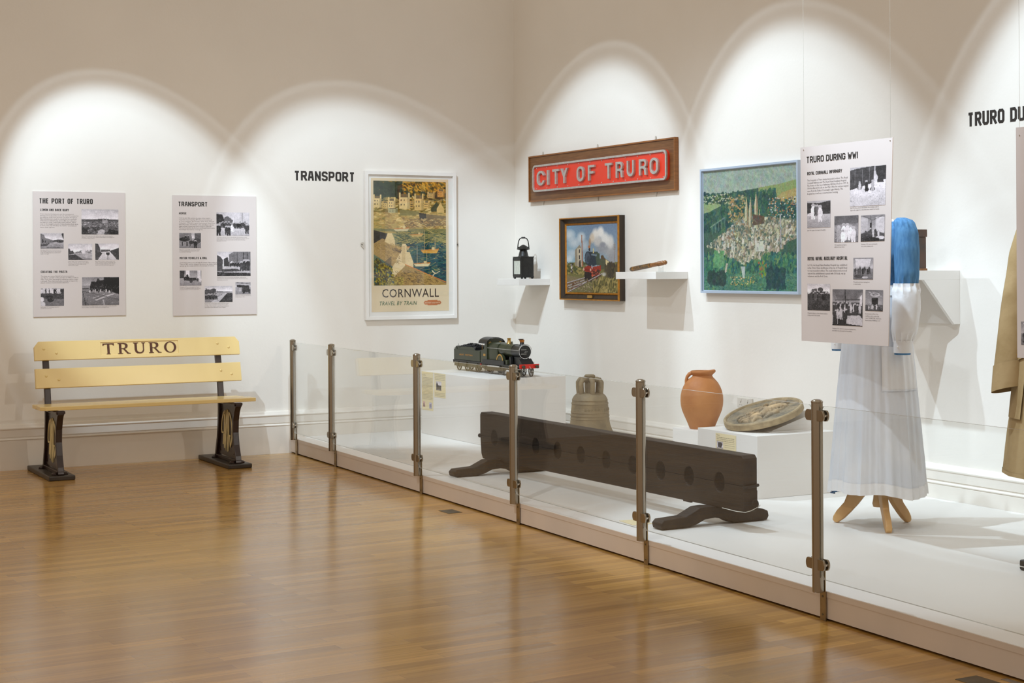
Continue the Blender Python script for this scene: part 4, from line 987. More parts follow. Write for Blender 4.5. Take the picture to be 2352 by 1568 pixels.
A.dabs(108, .2, .92, .4, 1, [(186, 176, 96), (120, 110, 60)], .02, .01)
A.line(.80, .86, .84, .89, .014, (226, 222, 206)); A.line(.84, .89, .91, .865, .010, (214, 210, 196)); A.line(.81, .91, .84, .88, .014, (206, 196, 180))
A.fuzz(3, 2, 7); A.fuzz(14, 8, 7); A.a = A.a * np.array([1.05, 1.0, .86])
Art.k = 1.
A.mesh('harbour_painting', PW * .938, PHH * .782, M_art, ps, px0 + PW * .029, -.0142, pz0 + PHH * .197)
UP = homog([(150, 116), (902, 143), (908, 1418), (158, 1426)])


def pxz(x, y): u, v = UP(x, y); return px0 + u * PW, pz0 + (1 - v) * PHH


def poster_text(s, x0, y0, x1, y1, m, off=0., shear=0., name='printed_lettering', yy_=-.0142):
    a, b = pxz(x0, y0), pxz(x1, y1); mb = text(s, 1, offset=off, shear=shear, space=1.08)
    fit_to(mb, a[0], b[0], b[1], a[1], yy_).build(name, m, ps)


poster_text('CORNWALL', 258, 1203, 810, 1284, M_brown_ink, .004)
poster_text('TRAVEL BY TRAIN', 234, 1325, 598, 1360, M_green_ink, .008, .25)
a, b = pxz(662, 1322), pxz(834, 1356)
MB().prism([(p[0], p[1]) for p in [(a[0] + .01, b[1]), (b[0] - .01, b[1]), (b[0], (a[1] + b[1]) / 2), (b[0] - .01, a[1]), (a[0] + .01, a[1]), (a[0], (a[1] + b[1]) / 2)]], 'y', -.0142, -.0136).build('lozenge_badge', M_orange_ink, ps)
a2, b2 = pxz(700, 1314), pxz(796, 1364)
MB().box(a2[0], b2[0], -.01415, -.0136, b2[1], a2[1]).build('badge_bar', M_orange_ink, ps)
poster_text('BRITISH RAILWAYS', 674, 1334, 822, 1346, M_paper, .01, yy_=-.0148)
MB().box(.026, FW - .026, -.0215, -.0200, .026, FH - .026).build('glazing', M_glazing, ps)
for x, s in ((-.001, -1), (FW + .001, 1)):
    MB().prism([(x, .50), (x + s * .016, .515), (x + s * .026, .525), (x + s * .026, .54), (x + s * .014, .55), (x, .545)], 'y', -.004, -.001).build('mirror_plate', M_hook, ps)
    MB().cyl((x + s * .017, -.0065, .532), (x + s * .017, -.004, .532), .0045, 12).build('screw', M_screw, ps)

# ------------------------------------------------------------------ CITY OF TRURO nameplate
np_ = thing('nameplate', 'red CITY OF TRURO nameplate with raised silver letters on an oak board', 'nameplate', (XW - .001, 10.060, 1.733), -pi / 2)
NW, NH = 1.880, .331
MB().box(.006, NW - .006, -.022, 0, .006, NH - .006).build('backing_board', M_oak, np_)
mitre_frame(np_, 'board_edging', NW, NH, .010, -.030, 0, M_oak_edge, bevel=.001)


def rrect(x0, x1, z0, z1, r, n=6):
    p = []
    for cx, cz, q in ((x1 - r, z0 + r, 270), (x1 - r, z1 - r, 0), (x0 + r, z1 - r, 90), (x0 + r, z0 + r, 180)):
        p += [(cx + r * cos(radians(q + 90 * i / n)), cz + r * sin(radians(q + 90 * i / n))) for i in range(n + 1)]
    return p


X0, X1, Z0, Z1 = .098, 1.815, .068, .258
MB().prism(rrect(X0, X1, Z0, Z1, .035), 'y', -.040, -.022).build('red_plate', M_red, np_)
rim = shape([rrect(X0, X1, Z0, Z1, .035), rrect(X0 + .012, X1 - .012, Z0 + .012, Z1 - .012, .025)], .010, .001)
shift(rim, 0, -.045, 0).build('raised_rim', M_alu, np_)
xx = [(335, 'C'), (417, 'I'), (462, 'T'), (528, 'Y'), (660, 'O'), (752, 'F'), (890, 'T'), (978, 'R'), (1068, 'U'), (1167, 'R'), (1255, 'O')]
wd = [62, 14, 52, 58, 58, 52, 56, 56, 58, 62, 68]
US = homog([(263, 248), (1460, 90), (1460, 525), (263, 620)])


def arc(cx, cz, r, a0, a1, n=10): return [(cx + r * cos(radians(a0 + (a1 - a0) * i / n)), cz + r * sin(radians(a0 + (a1 - a0) * i / n))) for i in range(n + 1)]


q_ = 1.02      # stroke width
OUT = {   # outlines on a 5 x 7 grid
 'I': [[(0, 0), (q_, 0), (q_, 7), (0, 7)]], 'T': [[(2.5 - q_ / 2, 0), (2.5 + q_ / 2, 0), (2.5 + q_ / 2, 7 - q_), (5, 7 - q_), (5, 7), (0, 7), (0, 7 - q_), (2.5 - q_ / 2, 7 - q_)]],
 'F': [[(0, 0), (q_, 0), (q_, 3.1), (4, 3.1), (4, 3.1 + q_), (q_, 3.1 + q_), (q_, 7 - q_), (4.6, 7 - q_), (4.6, 7), (0, 7)]],
 'Y': [[(2.5 - q_ / 2, 0), (2.5 + q_ / 2, 0), (2.5 + q_ / 2, 2.9), (5, 7), (3.85, 7), (2.5, 4.4), (1.15, 7), (0, 7), (2.5 - q_ / 2, 2.9)]],
 'O': [arc(2.5, 4.5, 2.5, 0, 180, 14) + arc(2.5, 2.5, 2.5, 180, 360, 14), arc(2.5, 4.5, 2.5 - q_, 0, 180, 14) + arc(2.5, 2.5, 2.5 - q_, 180, 360, 14)],
 'C': [arc(2.5, 4.5, 2.5, 5, 180, 14) + arc(2.5, 2.5, 2.5, 180, 355, 14) + arc(2.5, 2.5, 2.5 - q_, 350, 180, 14) + arc(2.5, 4.5, 2.5 - q_, 180, 10, 14)],
 'U': [[(0, 7)] + arc(2.5, 2.5, 2.5, 180, 360, 14) + [(5, 7), (5 - q_, 7)] + arc(2.5, 2.5, 2.5 - q_, 360, 180, 14) + [(q_, 7)]],
 'R': [[(0, 0), (q_, 0), (q_, 2.9), (2.6, 2.9), (3.3, 2.3), (3.6, 0), (4.75, 0), (4.5, 2.5), (3.9, 3.4), (4.5, 4.0)] + arc(2.75, 5.05, 1.95, -20, 90, 8) + [(0, 7)], [(q_, 3.9), (2.6, 3.9)] + arc(2.7, 4.95, 1.05, -80, 80, 6) + [(q_, 6.0)]],
}
for (x, ch), w_ in zip(xx, wd):
    yt = 372 - (x - 335) * .1185; u0, v0 = US(x, yt); u1, v1 = US(x + w_, yt)
    mb = shape(OUT[ch], .6, .05)
    a_, b_ = bounds(mb); mb.xf(lambda p: (p[0], (p[1] - b_[1]) / (b_[1] - a_[1]) * .016, p[2]))
    fit_to(mb, u0 * NW + .038, u1 * NW + .038, .1105, .2145); shift(mb, 0, -.0398, 0)
    mb.build('raised_letter', M_alu, np_)
for i in range(12):
    for z in (Z0 + .022, Z1 - .022):
        x = X0 + .045 + i * (X1 - X0 - .09) / 11
        MB().ball((x, -.0405, z), (.0042, .003, .0042), 10, 5).build('rivet', M_alu, np_, True)
for x in (.17, .92, 1.63):
    for z, s in ((NH, 1), (0, -1)):
        MB().prism([(x - .009, z - s * .004), (x + .009, z - s * .004), (x + .006, z + s * .022), (x, z + s * .027), (x - .006, z + s * .022)], 'y', -.004, -.001).build('mirror_plate', M_hook, np_)

# ------------------------------------------------------------------ small framed locomotive painting
fp = thing('framed_painting', 'small dark and gilt framed painting of a steam locomotive trailing white smoke', 'painting', (XW - .001, 9.578, 1.033), -pi / 2)
LW, LH = .772, .568
D0 = -.055
mitre_frame(fp, 'outer_gilt_edge', LW, LH, .009, D0, 0, M_gold, [(0, D0 + .010), (.002, D0), (.007, D0), (.009, D0 + .006), (.009, D0 + .012), (0, D0 + .012)])
mitre_frame(fp, 'side_moulding', LW, LH, .009, D0, 0, M_dkframe, [(.001, D0 + .0125), (.009, D0 + .0125), (.009, 0), (.001, 0)])
mitre_frame(fp, 'dark_cove', LW, LH, .04, D0, 0, M_dkframe, [(.009, D0 + .006), (.016, D0 + .018), (.026, D0 + .027), (.040, D0 + .031), (.040, -.002), (.009, -.002)])
mitre_frame(fp, 'inner_gilt_slip', LW, LH, .054, D0, 0, M_gold, [(.040, D0 + .026), (.042, D0 + .024), (.044, D0 + .028), (.046, D0 + .025), (.050, D0 + .029), (.054, D0 + .034), (.054, -.002), (.040, -.002)])
MB().box(LW * .47, LW * .55, D0 + .009, D0 + .016, .017, .036).build('title_plaque', M_brass, fp)
L = Art(176, 150, (150, 170, 190), 41)
L.grad(0, .66, (112, 132, 158), (150, 170, 180)); L.a[:, :] += (np.clip(.5 - L.X, 0, .5) * 40)[..., None] * np.array([.2, .9, 1.0])
for cx, cy, rx, ry, c in ((.06, .14, .14, .10, (206, 214, 218)), (.16, .26, .16, .10, (196, 204, 210)), (.30, .18, .10, .09, (214, 220, 222)), (.12, .42, .14, .08, (188, 200, 208)), (.36, .30, .10, .10, (180, 190, 198)), (.05, .50, .1, .06, (206, 214, 218))):
    L.ell(cx, cy, rx, ry, c, .9, 1.0)
for cx, cy, rx, ry, c in ((.90, .46, .12, .22, (152, 152, 156)), (.82, .34, .14, .16, (166, 166, 168)), (.70, .32, .14, .14, (150, 152, 158)), (.86, .26, .08, .12, (214, 212, 208)), (.76, .22, .10, .12, (226, 224, 220)), (.68, .12, .08, .10, (236, 232, 226)), (.58, .16, .09, .12, (230, 224, 216)), (.62, .25, .10, .09, (196, 192, 188)), (.51, .20, .06, .09, (206, 190, 170)), (.47, .26, .03, .07, (170, 138, 108)), (.72, .30, .07, .05, (140, 142, 150))):
    L.ell(cx, cy, rx, ry, c, .95, .8)
L.poly([(0, .62), (.06, .60), (.12, .55), (.2, .56), (.3, .60), (.42, .62), (.5, .64), (.8, .62), (.92, .56), (1, .55), (1, 1), (0, 1)], (112, 108, 64), var=8)
L.dabs(140, 0, .56, .4, .72, [(70, 78, 46), (120, 112, 60), (92, 90, 52), (158, 142, 84)], .03, .012)
L.poly([(.17, .37), (.22, .33), (.265, .29), (.30, .34), (.305, .62), (.17, .60)], (146, 136, 118), var=5); L.poly([(.215, .345), (.30, .34), (.305, .62), (.225, .62)], (190, 178, 154), var=6)
for y in (.36, .45): L.poly([(.25, y), (.27, y), (.27, y + .055), (.25, y + .055)], (60, 56, 54))
L.poly([(.245, .56), (.26, .52), (.285, .52), (.295, .62), (.245, .62)], (74, 66, 56)); L.poly([(.302, .15), (.318, .15), (.335, .62), (.31, .62)], (160, 104, 74), var=6)
L.line(.94, .28, .945, .62, .007, (140, 128, 110)); [L.line(.925, .28 + i * .022, .965, .28 + i * .022, .005, (130, 118, 104)) for i in range(5)]
L.poly([(.68, .46), (.72, .45), (.76, .50), (.86, .56), (.9, .64), (.68, .66)], (94, 74, 50)); L.poly([(.77, .51), (.85, .56), (.85, .61), (.77, .60)], (214, 198, 150)); L.poly([(.66, .5), (.76, .52), (.76, .65), (.66, .66)], (80, 84, 64))
L.poly([(.4, .40), (.62, .40), (.66, .58), (.5, .62), (.42, .6)], (46, 56, 66)); L.ell(.43, .49, .064, .10, (44, 50, 60)); L.ell(.425, .49, .05, .082, (74, 86, 100)); L.ell(.44, .51, .03, .05, (56, 64, 76))
L.poly([(.44, .38), (.46, .32), (.475, .32), (.48, .40)], (54, 46, 44)); L.poly([(.438, .31), (.478, .31), (.476, .345), (.44, .345)], (176, 112, 68)); L.poly([(.53, .355), (.545, .355), (.55, .42), (.525, .42)], (206, 190, 130))
L.poly([(.57, .40), (.66, .43), (.66, .6), (.6, .6)], (70, 82, 66)); L.poly([(.49, .43), (.60, .44), (.6, .47), (.5, .45)], (112, 128, 140))
L.poly([(.34, .64), (.42, .60), (.52, .62), (.68, .60), (.68, .68), (.53, .74), (.36, .68)], (150, 52, 36), var=12); L.poly([(.33, .64), (.50, .655), (.50, .69), (.33, .675)], (126, 38, 28)); L.poly([(.36, .69), (.50, .70), (.50, .84), (.36, .84)], (40, 32, 30))
L.poly([(.50, .69), (.64, .66), (.68, .76), (.52, .83)], (72, 42, 34)); L.dabs(46, .50, .64, .66, .8, [(186, 68, 44), (120, 44, 34), (200, 110, 80), (50, 40, 40)], .014, .008)
L.ell(.345, .655, .012, .02, (214, 180, 160)); L.ell(.48, .665, .012, .02, (214, 180, 160)); L.line(.505, .60, .51, .64, .012, (210, 214, 226))
L.dabs(500, 0, .80, 1, 1, [(150, 132, 104), (120, 104, 80), (174, 158, 128), (100, 86, 66)], .012, .006)
L.poly([(0, .74), (.35, .80), (.36, .86), (0, .99)], (136, 118, 96), .6, 10)
for (x0, y0, x1, y1) in ((0, .86, .36, .78), (0, .91, .36, .815), (0, .945, .40, .84), (.02, .995, .70, .72)): L.line(x0, y0, x1, y1, .010, (176, 170, 172)); L.line(x0, y0 + .012, x1, y1 + .01, .008, (80, 60, 46))
L.dabs(90, 0, .83, .62, 1, [(112, 70, 44), (90, 56, 38)], .02, .006, -.3, inside=lambda x, y: abs(y - (.97 - x * .36)) < .03 or abs(y - (.90 - x * .28)) < .02)
L.dabs(420, .52, .70, 1, 1, [(112, 104, 56), (148, 132, 76), (86, 80, 46), (170, 152, 92)], .012, .03, .3, inside=lambda x, y: y > 1.12 - x * .52)
L.dabs(120, .76, .58, 1, .76, [(74, 64, 48), (92, 82, 54), (60, 54, 42)], .02, .03)
L.ell(.74, .73, .05, .035, (206, 204, 204), .8, .9); L.dabs(30, .09, .58, .12, .7, [(210, 206, 200), (60, 52, 50)], .01, .014)
L.fuzz(2.5, 2, 5)
L.mesh('locomotive_picture', LW - .108, LH - .108, M_art, fp, .054, D0 + .031, .054)

# ------------------------------------------------------------------ large city view painting
cp = thing('framed_painting', 'large green painting of a hillside city with three spires in a thin pale blue frame', 'painting', (XW - .001, 7.893, 1.099), -pi / 2)
CW, CH = .934, .745
mitre_frame(cp, 'frame', CW, CH, .014, -.042, 0, M_blueframe, [(0, 0), (0, -.042), (.012, -.042), (.012, -.030), (.016, -.028), (.016, 0)])
Art.k = .62
V = Art(300, 324, (150, 170, 150), 51)
V.grad(0, .24, (146, 166, 152), (176, 190, 170)); V.dabs(624, 0, 0, 1, .22, [(140, 162, 152), (168, 182, 160), (186, 196, 178), (156, 172, 168)], .08, .02, .6, .35)
V.poly([(0, .22), (.2, .205), (.5, .18), (.8, .16), (1, .13), (1, 1), (0, 1)], (60, 92, 76)); V.poly([(.6, .17), (.8, .155), (1, .125), (1, .24), (.78, .26), (.6, .2)], (142, 160, 98), var=6); V.poly([(.78, .26), (.84, .22), (1, .19), (1, .31), (.86, .30)], (184, 160, 100), var=8)
V.poly([(0, .27), (.1, .26), (.22, .29), (.1, .33), (.02, .36), (0, .36)], (150, 172, 118), var=6)
V.dabs(1248, 0, .2, 1, .5, [(34, 76, 66), (48, 92, 74), (26, 60, 60), (70, 108, 76), (40, 84, 84)], .022, .04, .2, inside=lambda x, y: not (x > .78 and y < .30) and not (x < .2 and .26 < y < .35))
V.dabs(144, .0, .20, .3, .28, [(110, 132, 70), (200, 200, 170), (50, 80, 56)], .018, .008); V.dabs(216, .28, .22, .46, .45, [(186, 176, 138), (120, 120, 84), (190, 150, 90), (60, 92, 76)], .018, .012); V.dabs(216, .7, .26, 1, .42, [(216, 220, 206), (30, 64, 66), (190, 130, 80), (60, 120, 130)], .012, .008)
V.line(.08, .47, .24, .395, .012, (112, 140, 122)); [V.line(.10 + i * .035, .46 - i * .017, .10 + i * .035, .53 - i * .015, .008, (96, 126, 112)) for i in range(5)]
ins = lambda x, y: (.40 + .10 * abs(x - .55) < y < .80 - .45 * abs(x - .45) ** 1.2 - .02) and y > .66 - x * .62
V.dabs(2160, .02, .40, 1, .76, [(206, 200, 172), (222, 216, 192), (180, 168, 134), (150, 134, 104), (120, 128, 112), (196, 200, 190), (96, 104, 92), (214, 190, 140), (120, 150, 150)], .022, .020, 0, .92, inside=ins)
V.dabs(700, .02, .40, 1, .76, [(120, 120, 100), (90, 104, 94), (150, 140, 116), (70, 92, 86), (160, 130, 96)], .016, .018, 0, .85, inside=ins)
rg = np.random.default_rng(7)
for i in range(210):
    x, y = rg.uniform(.02, .95), rg.uniform(.44, .76)
    if not ins(x, y): continue
    w_, h_ = rg.uniform(.015, .04), rg.uniform(.02, .05); c = [(220, 214, 190), (204, 196, 168), (232, 228, 212), (186, 176, 146)][rg.integers(4)]
    V.poly([(x, y), (x + w_ / 2, y - h_ * .4), (x + w_, y), (x + w_, y + h_), (x, y + h_)], c, .9, 5); V.poly([(x + w_ * .7, y), (x + w_, y), (x + w_, y + h_), (x + w_ * .7, y + h_)], (120, 108, 84), .6)
for x, y0, y1, w_ in ((.475, .24, .47, .034), (.515, .24, .48, .03), (.575, .205, .42, .036), (.61, .33, .42, .02)):
    V.poly([(x, y0), (x + w_ / 2, y0 + .10), (x + w_ / 2, y1), (x - w_ / 2, y1), (x - w_ / 2, y0 + .10)], (212, 202, 166), var=8); V.poly([(x, y0), (x + w_ / 2, y0 + .10), (x + w_ / 2, y1), (x + w_ * .1, y1)], (140, 116, 86), .8)
V.poly([(.54, .38), (.66, .40), (.66, .46), (.54, .47)], (96, 74, 60)); V.line(.82, .40, .825, .65, .014, (176, 176, 176)); V.poly([(.56, .60), (.65, .60), (.66, .68), (.57, .68)], (222, 220, 206))
V.dabs(2160, 0, .70, 1, 1, [(40, 100, 84), (60, 120, 88), (30, 78, 76), (84, 140, 96), (46, 110, 106), (104, 140, 84)], .018, .035, .15, inside=lambda x, y: y > .80 - .30 * abs(x - .45) ** 1.0 * 1.4)
V.dabs(576, 0, .86, 1, 1, [(74, 132, 108), (96, 148, 116), (60, 118, 100)], .05, .008, .1, .7)
V.dabs(240, .68, .82, .86, .97, [(24, 62, 68), (34, 74, 76)], .02, .03); V.dabs(168, .05, .84, .24, .95, [(40, 70, 62), (34, 60, 58)], .02, .03); V.dabs(96, .12, .68, .22, .8, [(110, 168, 112), (90, 150, 100)], .025, .03)
V.poly([(.41, .80), (.455, .80), (.45, .90), (.43, .89)], (200, 214, 210)); V.poly([(.41, .78), (.42, .755), (.43, .775), (.445, .755), (.455, .78)], (206, 206, 180)); V.dabs(81, .3, .88, .56, .95, [(214, 190, 90), (200, 140, 70), (226, 214, 150)], .010, .006)
V.line(.245, .84, .26, .78, .02, (196, 190, 168)); V.dabs(28, .6, .76, .68, .88, [(170, 100, 60), (120, 160, 50)], .012, .02)
V.fuzz(1.6, 3, 13); V.fuzz(2, 2, 8); V.fuzz(5, 9, 9, False); V.dabs(520, .02, .40, 1, .76, [(110, 112, 94), (84, 100, 90), (140, 130, 106), (66, 90, 84)], .008, .016, 0, .8, inside=ins); V.a = (V.a * .86 + np.array([130, 146, 132]) * .14) * .93
V.mesh('city_picture', CW - .028, CH - .028, M_art, cp, .014, -.026, .014)
Art.k = 1.

# ------------------------------------------------------------------ wall shelves and what stands on them
def wall_shelf(y_near, y_far, xf, z0, z1, label):
    o = MB().box(xf, XW - .0005, y_near, y_far, z0, z1).build('wall_shelf', M_shelf, bevel=.0012)
    tag(o, label, 'shelf', 'small white floating wall shelves')


wall_shelf(9.805, 10.13, 5.339, 1.134, 1.179, 'small white floating shelf carrying the black railway lamp')
wall_shelf(8.088, 8.548, 5.357, 1.182, 1.227, 'small white floating shelf carrying the painted truncheon')
s3 = thing('bracket_shelf', 'white wall shelf with slanted side brackets carrying the dark wooden case', 'shelf', (0, 0, 0))
MB().box(5.13, XW - .0005, 5.767, 6.30, 1.185, 1.230).build('shelf_board', M_shelf, s3, bevel=.001)
MB().box(5.577, XW - .0005, 5.785, 6.28, .968, 1.185).build('back_board', M_shelf, s3)
for y in (5.767, 6.282):
    MB().prism([(5.361, 1.185), (XW - .0005, 1.185), (XW - .0005, .967), (5.555, .967)], 'y', y, y + .018).build('side_bracket', M_shelf, s3, bevel=.0008)

# railway hand lamp
lm = thing('hand_lamp', 'black square railway hand lamp with a loop handle and frosted window', 'lamp', (5.452, 9.94, 1.179), radians(6))
bw, bd = .050, .062
body = MB().box(-bw, bw, -bd, bd, .010, .158).build('lamp_body', M_lamp, lm, bevel=.003)
MB().box(-bw - .003, bw + .003, -bd - .003, bd + .003, .153, .159).build('top_rim', M_lamp, body, bevel=.001)
MB().box(-bw - .002, bw + .002, -bd - .002, bd + .002, .009, .016).build('bottom_rim', M_lamp, body, bevel=.001)
mb = MB()
for (a, b, c, d) in ((-bd + .006, bd - .006, .130, .150), (-bd + .006, bd - .006, .016, .034), (-bd + .004, -bd + .014, .02, .15), (bd - .016, bd - .002, .02, .15)): mb.box(-bw - .005, -bw, a, b, c, d)
mb.build('window_frame', M_lamp, lm, bevel=.001)
MB().box(-bw - .0025, -bw - .0005, -bd + .014, bd - .016, .034, .130).build('window_pane', M_lampglass, lm)
MB().cyl((-bw - .004, -bd - .002, .014), (-bw - .004, -bd - .002, .152), .004, 10).build('hinge', M_lamp, lm, True)
for x, y in ((-bw + .008, -bd + .010), (bw - .008, -bd + .010), (-bw + .008, bd - .010), (bw - .008, bd - .010)):
    MB().ball((x, y, .006), (.009, .009, .006), 12, 6).build('foot', M_lamp, lm, True)
MB().lathe([(.042, .158), (.036, .163), (.032, .180), (.027, .200), (.025, .206)], 24).build('neck', M_lamp, lm, True)
cap = MB().lathe([(.025, .204), (.044, .210), (.048, .213), (.044, .217), (.036, .224), (.022, .236), (.008, .243), (.003, .244)], 24).build('vent_cap', M_lamp, lm, True)
mb = MB()
for i in range(6):
    a = i * pi / 3 + .3; mb.obox((.0375 * cos(a), .0375 * sin(a), .222), (.004 * cos(a), .004 * sin(a), -.003), (-.009 * sin(a), .009 * cos(a), 0), (0, 0, .004))
mb.build('vent_hood', M_lamp, cap)
pts = [(.88 * q, -.47 * q, z) for q, z in ((-.041, .214), (-.038, .245), (-.033, .272), (-.024, .288), (-.010, .294), (.010, .294), (.024, .288), (.033, .272), (.038, .245), (.041, .214))]
hd = MB().tube(pts, .0038, 8).build('loop_handle', M_lamp, lm, True)
MB().tube([(-.0114, .0061, .294), (0, 0, .2945), (.0114, -.0061, .294)], .0060, 10).build('grip', M_lamp, hd, True)
lm.rotation_euler = (0, 0, radians(0))

# police truncheon on a clear stand
tr = thing('truncheon', 'painted wooden truncheon with a ribbed grip propped up on the floating shelf', 'truncheon', (5.455, 8.515, 1.2435), 0)
ax = Vector((0, -.420, .0445)).normalized()
qq = Vector((0, 0, 1)).rotation_difference(ax); tr.rotation_mode = 'QUATERNION'; tr.rotation_quaternion = qq
MB().lathe([(.001, -.012), (.009, -.010), (.0138, -.001), (.0152, .012), (.0150, .20), (.0138, .232)], 24).build('painted_shaft', M_baton, tr, True)
pr = [(.0130, .232)]
for i in range(11):
    z = .236 + i * .012; pr += [(.0118, z), (.0150 if i > 5 else .0134, z + .004), (.0118, z + .009)]
MB().lathe(pr + [(.008, .372)], 24).build('ribbed_grip', M_grip, tr, True)
MB().ball((0, 0, .385), (.0140, .0140, .0140), 18, 10).build('ball_pommel', M_grip, tr, True)
mb = MB()
for z, w_ in ((.03, .004), (.036, .002), (.215, .003), (.222, .002)): mb.lathe([(.0153, z), (.0153, z + w_)], 24, cap0=False, cap1=False)
mb.build('gilt_band', M_gold, tr)
st = thing('display_stand', 'clear acrylic stand holding up the grip end of the truncheon', 'stand', (5.455, 8.178, 1.227))
MB().prism([(-.026, .0), (.026, .0), (.026, .034), (.014, .026), (0, .0225), (-.014, .026), (-.026, .034)], 'x', -.003, .003).build('upright', M_acryl, st).rotation_euler = (0, 0, 0)
MB().box(-.02, .02, -.028, .028, 0, .002).build('base', M_acryl, st)

# dark case on the bracket shelf
cs = thing('wooden_case', 'dark stained wooden case with a lid on the bracket shelf behind the blue sleeve', 'box', (5.295, 5.90, 1.2305))
MB().box(-.098, .098, -.115, .115, .004, .1618).build('case_body', M_boxwood, cs, bevel=.002)
MB().box(-.102, .102, -.119, .119, .162, .198).build('lid', M_boxwood, cs, bevel=.002)
MB().box(-.102, .102, -.119, .119, 0, .010).build('base_moulding', M_grip, cs, bevel=.001)
for y in (-.1195,): MB().ball((.03, y + .002, .085), (.003, .003, .003), 8, 5).build('stud', M_brass, cs, True)

# wall socket
so = thing('wall_socket', 'pale double wall socket low on the right-hand wall behind the round relief', 'socket', (XW - .0005, 7.572, .428), -pi / 2)
MB().box(0, .140, -.012, 0, 0, .060).build('plate', M_switch, so, bevel=.003)
for x in (.020, .085):
    MB().box(x + .012, x + .022, -.0155, -.012, .040, .052).build('switch', M_switch, so, bevel=.001)
    for dx, z, w_, h_ in ((.013, .030, .004, .006), (.004, .016, .007, .003), (.022, .016, .007, .003)):
        MB().box(x + dx, x + dx + w_, -.0123, -.0119, z, z + h_).build('pin_hole', M_black, so)

# ------------------------------------------------------------------ plinths on the platform
pa = MB().box(4.702, 5.276, 9.050, 10.075, PZ + .0005, .541).build('plinth', M_white, bevel=.002)
tag(pa, 'large white box plinth under the model locomotive', 'plinth')
pb = MB().box(4.769, 5.262, 6.307, 6.815, PZ + .0005, .417).build('plinth', M_white, bevel=.002)
tag(pb, 'white box plinth under the round stone relief', 'plinth')
pc = MB().box(5.150, 5.500, 7.330, 7.610, PZ + .0005, .330).build('plinth', M_white, bevel=.002)
tag(pc, 'low white box plinth under the terracotta jug', 'plinth')
pdd = MB().box(4.94, 5.20, 8.27, 8.53, PZ + .0005, .170).build('plinth', M_white, bevel=.002)
tag(pdd, 'small low white plinth under the bronze bell, hidden behind the stocks', 'plinth')


def notice(name_label, x, ya, yb, z0, z1, lines, pics, cat='notice'):
    """sheet pinned on a face that looks towards -x"""
    t = thing('notice_sheet', name_label, cat, (x - .0004, ya, z0), -pi / 2)
    w_, h_ = ya - yb, z1 - z0
    MB().box(0, w_, -.0008, 0, 0, h_).build('paper', M_cream_sheet, t)
    mb = MB(); r = random.Random(len(lines))
    for z, ln, frac, x0 in lines:
        m = text(ln, 1, res=1); a_, b_ = bounds(m); k = w_ * frac / (b_[0] - a_[0])
        m.xf(lambda p: (x0 * w_ + p[0] * k, -.0011, z * h_ + p[2] * min(k, .011))); mb.add(m.v, m.f)
    mb.build('printed_text', M_btext, t)
    for A_, x0, z0_, w2, h2 in pics: A_.mesh('printed_picture', w2, h2, M_photo, t, x0, -.0012, z0_)


BODY = ['The line to Falmouth was opened in stages and', 'carried stone, tin and broccoli as well as people', 'from the quays to the main station in the city', 'Engines of this class worked the fast mail trains', 'between the docks at Plymouth and Bristol when', 'speeds of over one hundred miles an hour were', 'reported for the first time on any railway', 'The model was built by hand over several years']
a1_ = BW(22, 30, 61, 225, .55, 200, polys=[(120, [(.2, .4), (.5, .1), (.7, .5), (.8, .9), (.2, .9)])]); a1_.a *= np.array([1, .85, .8])
a2_ = BW(22, 34, 62, 215, .5, 190, polys=[(150, [(.1, .3), (.9, .2), (.8, .7), (.2, .9)])]); a2_.a *= np.array([.9, .9, 1])
a3_ = BW(40, 56, 63, 218, .9, 120, polys=[(62, [(.05, .9), (.05, .35), (.12, .05), (.2, .3), (.28, .1), (.36, .35), (.6, .5), (.62, .4), (.95, .45), (.95, .9)])])
notice('tall narrow cream notice sheet at the far left edge of the locomotive plinth', 4.702, 10.062, 9.878, .272, .538,
       [(.90, 'City of Truro', .3, .06)] + [(.84 - i * .037, BODY[i % 8], .88, .06) for i in range(16)], [(a1_, .02, .02, .036, .038), (a2_, .12, .015, .042, .042)])
notice('shorter cream notice sheet with a picture of a building, right of the tall notice', 4.702, 9.860, 9.682, .373, .538,
       [(.92 - i * .065, BODY[(i + 3) % 8], .88, .06) for i in range(4)] + [(.17 - i * .06, BODY[i], .85, .08) for i in range(3)], [(a3_, .03, .048, .085, .062)])
a4_ = BW(40, 34, 64, 200, .8, 160, polys=[(70, [(.2, .15), (.7, .1), (.9, .4), (.7, .85), (.2, .8)])])
notice('cream notice sheet on the white plinth below the round stone relief', 4.769, 6.655, 6.481, .319, .404,
       [(.86, 'Plaque', .14, .06)] + [(.74 - i * .10, BODY[(i + 2) % 8], .86, .06) for i in range(3)] + [(.44 - i * .12, BODY[(i + 5) % 8], .50, .44) for i in range(3)], [(a4_, .010, .008, .055, .036)])
cd = MB().box(0, .10, 0, .14, 0, .0012).build('caption_card', M_cream_sheet, loc=(3.815, 5.955, PZ + .0004)); cd.rotation_euler = (0, 0, -.1)
tag(cd, 'small cream caption card lying on the platform behind the fifth barrier post', 'card')

